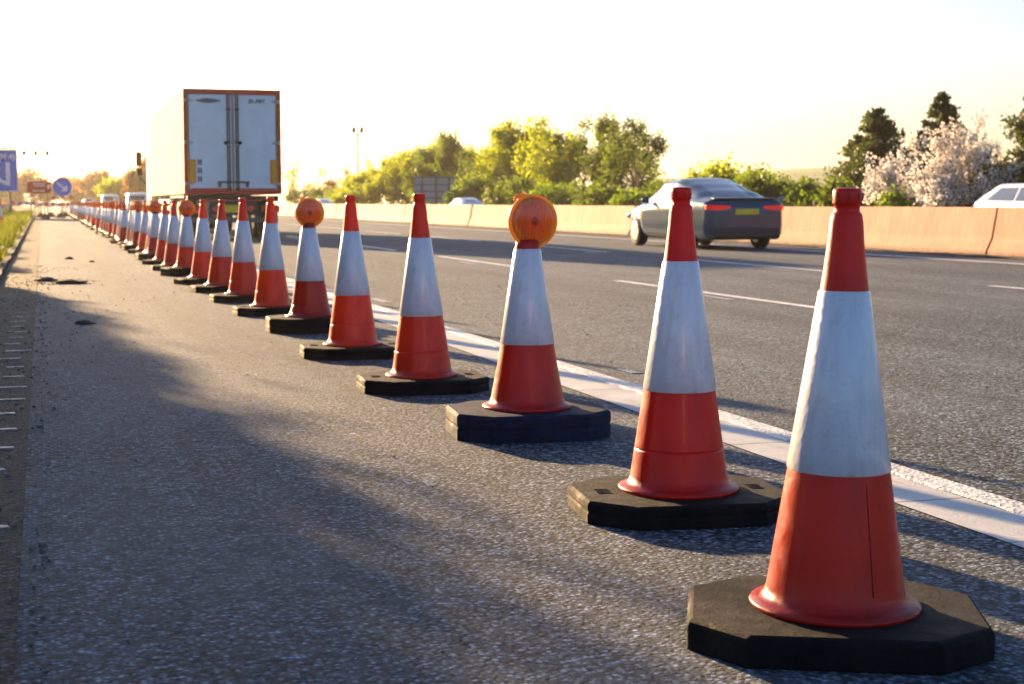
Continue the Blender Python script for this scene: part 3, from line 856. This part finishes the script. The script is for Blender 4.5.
r = empty('motorway_sign', (-3.15, 105.3, .3), 0, 'large blue motorway direction sign with a white forked route at the left edge', 'road sign')
zb = 1.3; s_ = MB().box((0, 0, zb + 1.42), (3.4, .06, 2.72)).build('sign_panel', MAT['sign_blue'], r, bevel=.01)
m = MB()
for (cx, cz, sx, sz) in [(0, zb + 2.74, 3.36, .05), (0, zb + .09, 3.36, .05), (-1.66, zb + 1.42, .05, 2.6), (1.66, zb + 1.42, .05, 2.6)]: m.box((cx, -.036, cz), (sx, .008, sz))
m.build('sign_border', MAT['sign_white'], s_)
m = MB(); poly_bar(m, [(1.1, zb + .45), (1.1, zb + 1.95)], .26, -.040); poly_bar(m, [(1.1, zb + .55), (-.4, zb + 1.25)], .22, -.043)
m.build('route_diagram', MAT['sign_white'], s_)
text_obj('sign_lettering', '(M 4)', .48, MAT['sign_white'], s_, Matrix.Translation((1.02, -.036, zb + 2.28)) @ FACE, bold=.012)
text_obj('sign_lettering', '+', .42, MAT['sign_white'], s_, Matrix.Translation((.2, -.036, zb + 2.28)) @ FACE, bold=.012)
for x in (-1.2, 1.2): MB().tube((x, .09, -.3), (x, .09, zb + 2.6), .055).build('post', MAT['metal'], r)
MB().box((0, 0, zb + 2.86), (3.4, .05, .12)).build('top_panel', simple('purple_strip', (.20, .13, .30), .5), r)

r = empty('camera_mast', (-2.9, 120.4, 0), 0, 'pale yellow mast with a long arm carrying three dark cameras, behind the blue sign', 'camera mast')
MB().tube((0, 0, 0), (0, 0, 4.75), .09, .06).build('pole', MAT['yellow_steel'], r)
MB().tube((0, 0, 4.35), (3.6, 0, 4.35), .045, .04).build('arm', MAT['yellow_steel'], r)
for x in (1.72, 2.55, 3.38):
    m = MB(); m.box((x, 0, 4.62), (.26, .5, .32)); m.tube((x, 0, 4.35), (x, 0, 4.52), .03); m.box((x + .09, 0, 4.64), (.05, .3, .12)); m.build('camera_head', MAT['black'], r, bevel=.02)

r = empty('works_sign', (-.19, 125.5, 0), 0, 'red rectangular works sign with white writing on two thin posts', 'road sign')
p = MB().box((0, 0, 2.12), (1.75, .04, .90)).build('sign_panel', MAT['sign_red'], r, bevel=.01)
m = MB()
for (x0, x1, z) in [(-.42, .42, 2.40), (-.36, .40, 2.24), (-.45, .42, 1.86)]:
    x = x0
    random.seed(int(z * 100))
    while x < x1: ww = random.uniform(.05, .13); m.box((x + ww / 2, -.024, z), (ww, .006, .09)); x += ww + .035
m.build('sign_writing', MAT['sign_white'], p)
m = MB(); m.box((.70, -.024, 2.18), (.16, .006, .34)); m.build('white_symbol', MAT['sign_white'], p)
for x in (-.65, .1, .62): MB().tube((x, .05, 0), (x, .05, 2.6 if x != .1 else 3.2), .03).build('post', MAT['dark_metal'], r)

r = empty('keep_right_sign', (1.43, 116.6, 0), 0, 'round blue sign with white arrow pointing down right, three red lamps below', 'road sign')
M = Matrix.Translation((0, .02, 2.08)) @ FACE
d = MB().lathe([(.68, 0), (.68, .03)], 40, M).build('sign_disc', MAT['sign_blue'], r)
MB().lathe([(.685, -.005), (.685, .034), (.655, .036), (.655, -.005)], 40, M, cap0=False, cap1=False).build('sign_rim', MAT['sign_white'], d)
m = MB(); poly_bar(m, [(-.38, 2.40), (.20, 1.92)], .15, -.016)
m.add([(.36, -.018, 1.76), (.34, -.018, 2.22), (.20, -.018, 2.10), (.0, -.018, 1.86), (-.10, -.018, 1.76)], [(0, 1, 2, 3, 4)])
m.build('arrow', MAT['sign_white'], d)
m = MB(); m.tube((0, .06, 0), (0, .06, 2.5), .04); m.box((0, .05, 1.34), (1.5, .04, .06)); m.box((0, .06, .05), (.9, .6, .08)); m.build('stand', MAT['metal'], r)
for x in (-.6, 0, .6): MB().lathe([(.12, 0), (.12, .05), (.09, .07)], 20, Matrix.Translation((x, .03, 1.34)) @ FACE).build('red_lamp', MAT['red_lens'], r)

r = empty('sign_back', (31.8, 127, 0), R(-14), 'back of a large grey road sign standing behind the barrier', 'road sign')
p = MB().box((0, 0, 2.05), (3.5, .05, 2.15)).build('panel', MAT['sign_back'], r)
m = MB()
for z in (1.35, 1.9, 2.45, 3.05): m.box((0, -.05, z), (3.5, .05, .07))
m.build('stiffener', MAT['dark_metal'], p)
for x in (-1.1, .1, 1.2): MB().tube((x, -.13, -.06), (x, -.13, 3.1), .08).build('post', MAT['dark_metal'], r)

r = empty('street_lamp', (38.0, 191.4, -.06), 0, 'tall thin lamp post with two small heads rising above the trees', 'street lamp')
MB().tube((0, 0, 0), (0, 0, 9.6), .17, .11, 10).build('pole', MAT['dark_metal'], r)
m = MB()
for s in (-1, 1): m.tube((0, 0, 9.4), (s * .5, 0, 9.75), .07)
m.build('bracket', MAT['dark_metal'], r)
for s in (-1, 1): MB().lathe([(.1, 0), (.24, .1), (.24, .55), (.1, .75)], 12, Matrix.Translation((s * .5, 0, 9.7))).build('lamp_head', MAT['black'], r)

r = empty('gantry', (3.07, 396, 0), 0, 'faint distant sign gantry above the road beyond the round sign', 'gantry')
m = MB(); m.box((0, 0, 8.6), (5.2, .4, .25)); m.build('beam', MAT['metal'], r)
for x in (-2.4, 2.4): MB().box((x, 0, 4.2), (.3, .3, 8.5)).build('leg', MAT['metal'], r)

# works clutter at the end of the shoulder
MAT['board_white'] = simple('white_board', (.75, .72, .7), .5); MAT['board_red'] = simple('red_board', (.6, .04, .03), .5)
def make_board():
    r = empty('road_barrier', (0, 0, 0))
    MB().box((0, 0, .82), (1.9, .05, .24)).build('board', MAT['board_white'], r, bevel=.01)
    m = MB()
    for k in range(4): m.box((-.72 + k * .48, -.028, .82), (.24, .008, .236))
    m.build('red_stripes', MAT['board_red'], r)
    for x in (-.8, .8): m = MB(); m.tube((x, 0, .0), (x, 0, .9), .025); m.box((x, 0, .03), (.12, .5, .05)); m.build('foot', MAT['black'], r)
    return r
b0 = make_board()
for i, (x, y) in enumerate([(.55, 119), (2.6, 122), (-1.3, 118), (1.0, 131), (3.0, 134)]):
    o = b0 if i == 0 else copy_tree(b0)
    o.location = (x, y, 0 if x > -.5 else .1); o.rotation_euler = (0, 0, R([3, -8, 10, -4, 6][i]))
    tag(o, ['red and white plank barrier below the round blue sign', 'red and white plank barrier right of the round blue sign', 'red and white plank barrier left of the red sign', 'farther plank barrier behind the sign stand', 'farthest plank barrier beside the end of the cone row'][i], 'barrier', 'plank barriers closing the shoulder')
MAT['sack'] = simple('dark_sandbag', (.08, .07, .05), .9, var=.4, bump=.02, bsc=12)
def blob(name, mat, sx, sy, sz, seed):
    rnd = random.Random(seed); m = MB(); rings = []
    for i in range(7):
        t = i / 6 * math.pi / 2; z = math.sin(t) * sz; rad = max(.02, math.cos(t))
        rings.append([(sx * rad * math.cos(a) * rnd.uniform(.6, 1.35), sy * rad * math.sin(a) * rnd.uniform(.6, 1.35), z * rnd.uniform(.85, 1.1)) for a in [2 * math.pi * j / 12 for j in range(12)]])
    return m.loft(rings, True, True, True).build(name, mat)
for i, (x, y) in enumerate([(-.1, 104), (.55, 108), (1.1, 101), (1.5, 112), (.15, 92)]):
    o = blob('sandbag', MAT['sack'], .26, .2, .30, 30 + i); o.location = (x, y, 0)
    tag(o, ['dark sandbag under the red sign', 'dark sandbag between the red and the blue signs', 'dark sandbag left of the cone row end', 'dark sandbag by the foot of the round sign', 'single dark sandbag nearest to the camera, on the shoulder'][i], 'sandbag', 'dark sandbags at the end of the shoulder')
for i, (x, y, a, b, c) in enumerate([(.30, 19.2, .20, .26, .05), (.02, 19.9, .13, .14, .05), (.30, 12.75, .07, .09, .03), (.42, 27.5, .08, .08, .04), (.75, 26.0, .04, .04, .03)]):
    o = blob('dirt_clump', MAT['soil'], a, b, c, 50 + i); o.location = (x, y, 0)
    tag(o, ['largest flat dark dirt clump on the left of the shoulder', 'smaller dirt clump touching the pale edge strip', 'small round dark clump nearest to the camera on the shoulder', 'small dark lump farther up the shoulder', 'tiny dark lump in the middle of the shoulder'][i], 'dirt clump', 'dark clumps lying on the shoulder')

# loose grit
rs = np.random.RandomState(4)
m = MB()
for k in range(1500):
    y = 3 + 22 * rs.rand() ** 1.5; x = [-.5 + .5 * rs.rand(), (rs.rand() ** 2.2) * 2.5 - .05, -.5 + .55 * rs.rand(), 3.1 + rs.rand() * 2.5][k % 4]
    s = rs.uniform(.002, .006) * (1 + y * .06) * (1 + 1.4 * (k % 2 == 0) * rs.rand() ** 2)
    if k < 160: a = 6.28 * rs.rand(); q = abs(rs.normal()) * .28; x, y = (.18 + q * math.cos(a), 19.4 + 1.3 * q * math.sin(a)); s *= 1.8
    s = min(s, .011)
    a0 = rs.rand() * 6.28; rd = rs.uniform(.6, 1.2, 6)
    vs = [(x + s * rd[q] * math.cos(a0 + q * 1.047), y + s * rd[q] * math.sin(a0 + q * 1.047), .003) for q in range(6)] + [(x + .6 * s * rd[q] * math.cos(a0 + q * 1.047), y + .6 * s * rd[q] * math.sin(a0 + q * 1.047), .003 + s * rs.uniform(.5, .8)) for q in range(6)]
    m.add(vs, [(q, (q + 1) % 6, 6 + (q + 1) % 6, 6 + q) for q in range(6)] + [(6, 7, 8, 9, 10, 11)])
tag(m.build('loose_grit', simple('grit', (.09, .085, .08), .9, var=.5)), kind='stuff')

# steel safety fence on the left verge
r = empty('crash_barrier', (-2.6, 0, .12), 0, 'long sunlit steel crash barrier on the left grass verge', 'crash barrier')
prof = [(0, .50), (.05, .53), (.05, .58), (0, .62), (0, .66), (.05, .70), (.05, .75), (0, .78)]
m = MB(); m.loft([[(x, y, z) for x, z in prof] for y in (34, 60, 90, 120, 150)], False, False, False, closed=False)
m.build('rail', simple('sunlit_rail', (.30, .14, .06), .6, .4), r)  # warm sunlight on the steel is put into the rail colour
for k in range(36): MB().box((-.08, 34.5 + k * 3.2, .38), (.08, .10, .80)).build('post', MAT['metal'], r)

# ------------------------------------------------------------------ vegetation
def quads(name, C, size, mat, parent, rng, up=0.0, aspect=1.6):
    n = len(C)
    a = rng.normal(size=(n, 3)); a[:, 2] += up; a /= np.linalg.norm(a, axis=1)[:, None]
    b = np.cross(a, rng.normal(size=(n, 3))); b /= np.linalg.norm(b, axis=1)[:, None]
    s = (size * rng.uniform(.6, 1.35, n))[:, None]
    P = np.stack([C - a * s * aspect / 2, C + b * s * .5, C + a * s * aspect / 2, C - b * s * .5], 1).reshape(-1, 3)
    me = bpy.data.meshes.new(name); me.vertices.add(4 * n); me.loops.add(4 * n); me.polygons.add(n)
    me.vertices.foreach_set('co', P.ravel()); me.loops.foreach_set('vertex_index', np.arange(4 * n))
    me.polygons.foreach_set('loop_start', np.arange(0, 4 * n, 4)); me.polygons.foreach_set('loop_total', np.full(n, 4))
    me.update(); me.validate(); me.materials.append(mat)
    o = bpy.data.objects.new(name, me); scn.collection.objects.link(o)
    if parent is not None: o.parent = parent
    return o

def grow(rng, stems, depth, spread, upw, seglen=1.0, ratio=.74, kids_=(2, 4), lean=.5):
    segs = []
    def br(p, d, l, r, k):
        q = p
        nseg = 2
        for _ in range(nseg):
            d = d + rng.normal(size=3) * .16; d[2] += upw * .12; d /= np.linalg.norm(d)
            q2 = q + d * l / nseg; segs.append((q, q2, r, r * .82, k)); q = q2; r *= .82
        if k == 0: return
        for _ in range(rng.randint(kids_[0], kids_[1] + 1)):
            e = d + rng.normal(size=3) * spread; e[2] += upw * .3; e /= np.linalg.norm(e)
            br(q if rng.rand() < .7 else (p + q) / 2, e, l * ratio * rng.uniform(.75, 1.2), r * .68, k - 1)
    for s in range(stems):
        d = np.array([rng.normal() * lean, rng.normal() * lean, 1.0]); d /= np.linalg.norm(d)
        br(np.array([rng.normal() * .12 * (stems > 1), rng.normal() * .12 * (stems > 1), 0.0]), d, seglen, .075, depth)
    return segs

SC = [('leaf', 0)]
def tree(name, label, cat, X, Y, H, W, mat, seed, stems=1, depth=5, spread=.5, upw=.3, leaves=6000, leaf=.13, jit=.16, trunk_len=1.2, lean=.35, group=None, low=0.0, lvl=2, z=-.06):
    rng = np.random.RandomState(seed)
    segs = grow(rng, stems, depth, spread, upw, trunk_len, lean=lean)
    P = np.array([s[1] for s in segs]); zmax = np.percentile(P[:, 2], 99.5); ext = max(np.percentile(np.abs(P[:, :2]), 96), .1)
    sz = H * .97 / zmax; sx = (W / 2) / ext
    S = np.array([sx, sx, sz])
    root = empty(name, (X, Y, z), rng.uniform(0, 6.28), label, cat, group)
    m = MB()
    for p, q, r0, r1, k in segs:
        f = H / 6.0
        m.tube(p * S, q * S, max(.008, r0 * f * 1.3), max(.005, r1 * f * 1.3), 5, caps=False)
    m.build('trunk', MAT['bark'], root)
    ls = [s for s in segs if s[4] <= lvl and s[1][2] * sz > low * H]
    idx = rng.randint(0, len(ls), leaves); t = rng.rand(leaves)[:, None]
    A = np.array([ls[i][0] for i in idx]) * S; B = np.array([ls[i][1] for i in idx]) * S
    C = A + (B - A) * t + rng.normal(size=(leaves, 3)) * jit
    C = C[C[:, 2] > .02]
    quads('crown', C, leaf, mat, root, rng)
    return root

def bush(X, Y, H, W, mat, seed, label, name='shrub', cat='shrub', group=None, leaves=5000, leaf=.12, z=-.06, jit=.2, upw=.25, depth=4):
    return tree(name, label, cat, X, Y, H, W, mat, seed, stems=7, depth=depth, spread=.6, upw=upw, leaves=leaves, leaf=leaf, jit=jit, trunk_len=.8, lean=.8, group=group, lvl=4, z=z)

def conifer(X, Y, H, W, seed, label, group=None, leaves=16000):
    rng = np.random.RandomState(seed); root = empty('conifer', (X, Y, -.06), 0, label, 'conifer', group)
    m = MB(); m.tube((0, 0, 0), (0, 0, H), .11, .015, 7); C = []
    z = .25
    while z < H * .99:
        t = z / H
        for _ in range(rng.randint(5, 8)):
            a = rng.uniform(0, 6.28); L = (W / 2) * ((1 - t) ** .75) * rng.uniform(.6, 1.3) + .06
            e = np.array([math.cos(a) * L, math.sin(a) * L, z + L * rng.uniform(-.05, .45)])
            s = np.array([0, 0, z]); m.tube(s, e, .018, .006, 4, caps=False)
            nl = int(leaves * (L / W) * .030) + 14
            q = rng.rand(nl)[:, None] ** .7
            C.append(s + (e - s) * q + rng.normal(size=(nl, 3)) * (.045 + .06 * L))
        z += .22 * (1 + .3 * rng.rand())
    m.build('trunk', MAT['bark'], root)
    quads('crown', np.concatenate(C), .10, MAT['needles'], root, rng, aspect=2.0)
    return root

G = 'trees and bushes beyond the far carriageway'
Yl, Gr, Ol, Or = MAT['leaf_yellow'], MAT['leaf_green'], MAT['leaf_olive'], MAT['leaf_orange']
# far hazy trees on the left
FG = 'hazy rounded trees on the horizon at left'
for i, (x, y, h, w_, mt, lab) in enumerate([(-.8, 345, 8.1, 11, Or, 'hazy orange rounded tree behind the red sign'), (-8, 350, 7.4, 9, Or, 'hazy orange rounded tree behind the blue direction sign'), (7.4, 374, 6.9, 10, Or, 'low hazy rounded tree just right of the round sign'),
        (13.3, 351, 7.7, 9, Or, 'taller hazy rounded tree between the round sign and the lorry'), (11.2, 237, 4.4, 5.2, Yl, 'yellow-green bush above the distant cones left of the lorry'), (14.1, 226, 7.6, 5.6, Or, 'brown hazy tree touching the lorry side'), (19, 235, 7.2, 6, Or, 'brown tree hidden mostly behind the lorry'), (20.5, 330, 6.5, 12, Or, 'far hazy tree behind the lorry')]):
    tree('tree', lab, 'tree', x, y, h, w_, mt, 100 + i, stems=3, depth=4, leaves=7000, leaf=.34 if h > 5 else .2, jit=.55 if i != 5 else .3, spread=.6, lean=.6, group=FG, low=.05, lvl=4)
T = [
 ('tree', 41, 118, 7.6, 7.5, Ol, 'tree crown filling the gap behind the large orange lamp', 8000, 3),
 ('tree', 41.5, 136, 7.6, 8.5, Yl, 'rear tree crown between the tallest trees of the clump', 8000, 3),
 ('tree', 40.5, 150, 7.0, 8.5, Gr, 'green rear tree crown above the right part of the sign back', 8000, 3),
 ('tree', 40.5, 107, 5.6, 6, Gr, 'low green tree crown behind the open forked tree', 6000, 3),
 ('bare', 36, 230, 8.7, 5.0, Yl, 'thin yellowish nearly bare tree just right of the lorry', 900, 1),
 ('bush', 34, 211, 3.6, 6.5, Ol, 'olive bush behind the lamp of the sixth cone'),
 ('bush', 33, 186, 2.8, 5, Ol, 'low olive bush right of the sixth cone lamp'),
 ('tree', 44, 239, 6.8, 5.2, Or, 'rounded russet tree left of the lamp post', 4000, 2),
 ('bare', 40, 194, 5.9, 3.4, Yl, 'thin sparse tree just right of the lamp post', 700, 1),
 ('bush', 32, 162, 2.4, 5.4, Yl, 'low yellow-green bush at the foot of the lamp post'),
 ('bush', 33.5, 175, 2.6, 5.6, Gr, 'low green bush left of the lamp post foot'),
 ('tree', 36, 166, 4.8, 7.5, Yl, 'small yellow-green tree at the left end of the dense clump', 8000, 3),
 ('tree', 37, 160, 6.2, 8.0, Yl, 'yellow-green tree above the left side of the sign back', 9000, 3),
 ('tree', 38, 155, 7.2, 8.0, Yl, 'bushy yellow tree right behind the grey sign back', 9000, 3),
 ('tree', 37, 140, 7.5, 8.0, Ol, 'tall bushy tree at the right end of the sign back', 10000, 3),
 ('tree', 38, 131, 8.1, 8.0, Ol, 'tallest dense tree in the clump left of the large lamp', 10000, 3),
 ('tree', 39, 124, 7.9, 7.5, Yl, 'dense yellow-green tree just above the large orange lamp', 9000, 3),
 ('tree', 38, 113, 7.8, 6.0, Yl, 'tree right of the large orange lamp with gaps near its top', 5200, 2),
 ('open', 38, 104, 7.2, 5.2, Ol, 'open tree with forked trunk left of the rounded tree', 3600, 2),
 ('open', 36, 90.5, 6.3, 4.4, Ol, 'rounded open tree with bare forked limbs above the silver car nose', 3200, 2),
 ('bush', 35.5, 133, 3.4, 6, Gr, 'dark green bush under the tallest dense tree'),
 ('bush', 35, 121, 3.2, 6, Gr, 'dark green bush behind the large orange lamp'),
 ('bush', 34.5, 110, 2.9, 5.5, Ol, 'olive bush right of the large orange lamp'),
 ('bush', 33, 97, 2.3, 5, Gr, 'low green hedge bush left of the silver car'),
 ('bush', 33, 88, 2.3, 4.4, Ol, 'low olive hedge bush behind the silver car bonnet'),
 ('bush', 33, 81.3, 2.2, 4, Gr, 'green hedge bush above the silver car windscreen'),
 ('bush', 33, 75.6, 2.5, 3.8, Ol, 'hedge bush above the silver car roof, left half'),
 ('bush', 36, 77.7, 3.4, 4.4, Yl, 'feathery yellow-topped bush above the silver car roof'),
 ('bush', 34, 70, 2.5, 3.6, Gr, 'hedge bush above the right end of the silver car roof'),
 ('bush', 33, 66.7, 2.3, 3.2, Ol, 'olive hedge bush below the pasture, right of the car'),
 ('bush', 33.5, 63.2, 1.9, 3.0, Gr, 'low dark hedge bush below the pasture'),
 ('bush', 34, 60.5, 1.9, 2.8, Ol, 'low hedge bush at the foot of the left conifer'),
]
for i, t in enumerate(T):
    kd, x, y, h, w_, mt, lab = t[:7]
    if kd == 'bush': bush(x, y, h, w_, mt, 200 + i, lab, group=G, leaves=6500, leaf=.13)
    elif kd == 'bare': tree('tree', lab, 'tree', x, y, h, w_, mt, 200 + i, stems=2, depth=5, leaves=t[7], leaf=.16, jit=.3, spread=.45, upw=.5, group=G, lvl=1)
    elif kd == 'open': tree('tree', lab, 'tree', x, y, h, w_, mt, 200 + i, stems=2, depth=5, leaves=t[7], leaf=.13, jit=.20, spread=.55, upw=.35, group=G, low=.45, lvl=1, lean=.4)
    else: tree('tree', lab, 'tree', x, y, h, w_, mt, 200 + i, stems=t[8], depth=5 if t[8] < 3 else 4, leaves=int(t[7] * 1.6), leaf=.15, jit=.26, spread=.62, group=G, low=.05, lvl=4, lean=.6)
conifer(36.3, 62.5, 5.3, 5.0, 301, 'dark conifer at the left of the right-hand group', G)
conifer(37.3, 66.0, 4.2, 4.0, 302, 'shorter dark conifer left of the left conifer', G, 7000)
conifer(38, 60, 5.8, 4.2, 303, 'tallest dark conifer between the blossom trees', G)
conifer(36.2, 50.2, 5.5, 5.4, 304, 'dark conifer cut by the right edge of the photo', G)
conifer(36.5, 55.5, 3.2, 2.6, 305, 'low dark conifer behind the pink blossom tree', G)
bush(33, 55.4, 3.2, 2.6, MAT['blossom'], 311, 'white blossoming bush left of the nearest cone top', 'blossom_tree', 'blossom tree', G, 6000, .065, jit=.05, upw=1.0, depth=5)
bush(33.3, 50.9, 4.4, 3.0, MAT['blossom_pink'], 312, 'tall pale pink blossoming tree behind the barrier at right', 'blossom_tree', 'blossom tree', G, 8500, .065, jit=.06, upw=1.0, depth=5)
bush(32.6, 51.2, 2.3, 2.8, MAT['blossom'], 313, 'low white blossoming bush below the pink blossom tree', 'blossom_tree', 'blossom tree', G, 5000, .06, jit=.05, upw=.9, depth=5)
bush(32, 53.6, 1.35, 1.8, Gr, 314, 'small bright green bush below the white blossom', group=G, leaves=3500, leaf=.08)
bush(33, 64.8, 1.3, 1.4, MAT['blossom'], 315, 'small white blossoming bush in the hedge right of the car', 'blossom_tree', 'blossom tree', G, 1500, .06, jit=.1, depth=3)

# roadside bushes on the left bank, outside the frame, that shade the near shoulder
BG = 'bushes on the left bank'
random.seed(77)
for i, (x, y, h, w_) in enumerate([(-2.5, 6.4, 2.07, 1.9), (-2.62, 7.65, 1.95, 1.9), (-2.5, 8.9, 1.95, 1.9), (-2.62, 10.15, 2.07, 1.9), (-2.5, 11.4, 1.95, 1.9), (-2.62, 12.65, 1.95, 1.9), (-2.5, 13.9, 2.07, 1.9), (-2.62, 15.15, 1.95, 1.9), (-2.5, 16.4, 1.95, 1.9), (-2.6, 18.6, 2.0, 1.0), (-2.6, 20.5, 2.0, 0.8), (-2.6, 22.3, 1.9, 0.7), (-2.6, 24.3, 1.8, 0.7)]):
    bush(x, y, h, w_, Ol, 400 + i, 'leafy bush on the left bank beside the shoulder', group=BG, leaves=11000, leaf=.12, z=.05, jit=.22)

# grass on the verge
rng = np.random.RandomState(9); n = 42000
yy_ = 14 + 110 * rng.rand(n) ** 1.35; xx_ = -.66 - 5.5 * rng.rand(n) ** 1.3
keep = rng.rand(n) < np.clip((yy_ - 14) / 14, .15, 1)
xx_, yy_ = xx_[keep], yy_[keep]; n = len(xx_)
hh_ = rng.uniform(.10, .34, n) * (.6 + .5 * np.sin(yy_ * .7) * np.sin(xx_ * 2))
hh_ = np.clip(hh_ * 1.3, .07, .5)
zz_ = np.array([bank(a, b) for a, b in zip(xx_, yy_)])
a_ = rng.uniform(0, 6.28, n); wv = .006 + .0005 * yy_
d_ = np.stack([np.cos(a_), np.sin(a_), 0 * a_], 1); le = rng.normal(size=(n, 3)) * .10; le[:, 2] = 0
B_ = np.stack([xx_, yy_, zz_], 1)
P = np.stack([B_ - d_ * wv[:, None], B_ + d_ * wv[:, None], B_ + le + np.array([0, 0, 1]) * hh_[:, None]], 1).reshape(-1, 3)
me = bpy.data.meshes.new('grass'); me.vertices.add(3 * n); me.loops.add(3 * n); me.polygons.add(n)
me.vertices.foreach_set('co', P.ravel()); me.loops.foreach_set('vertex_index', np.arange(3 * n))
me.polygons.foreach_set('loop_start', np.arange(0, 3 * n, 3)); me.polygons.foreach_set('loop_total', np.full(n, 3)); me.update(); me.validate()
me.materials.append(MAT['grass']); go = bpy.data.objects.new('grass', me); scn.collection.objects.link(go); tag(go, 'rough green grass along the left verge', 'grass', kind='stuff')
for i, (x, y, h, mt) in enumerate([(-1.15, 25.0, .5, MAT['weed']), (-1.3, 30, .5, MAT['leaf_green'])]):
    bush(x, y, h, .9, mt, 500 + i, ['clump of yellow flowering weeds at the left edge', 'leafy green weed clump on the left verge', 'tall russet weed clump farther along the left verge'][i], 'weed_clump', 'weeds', leaves=1500, leaf=.05, z=bank(x, y), jit=.05, depth=3)
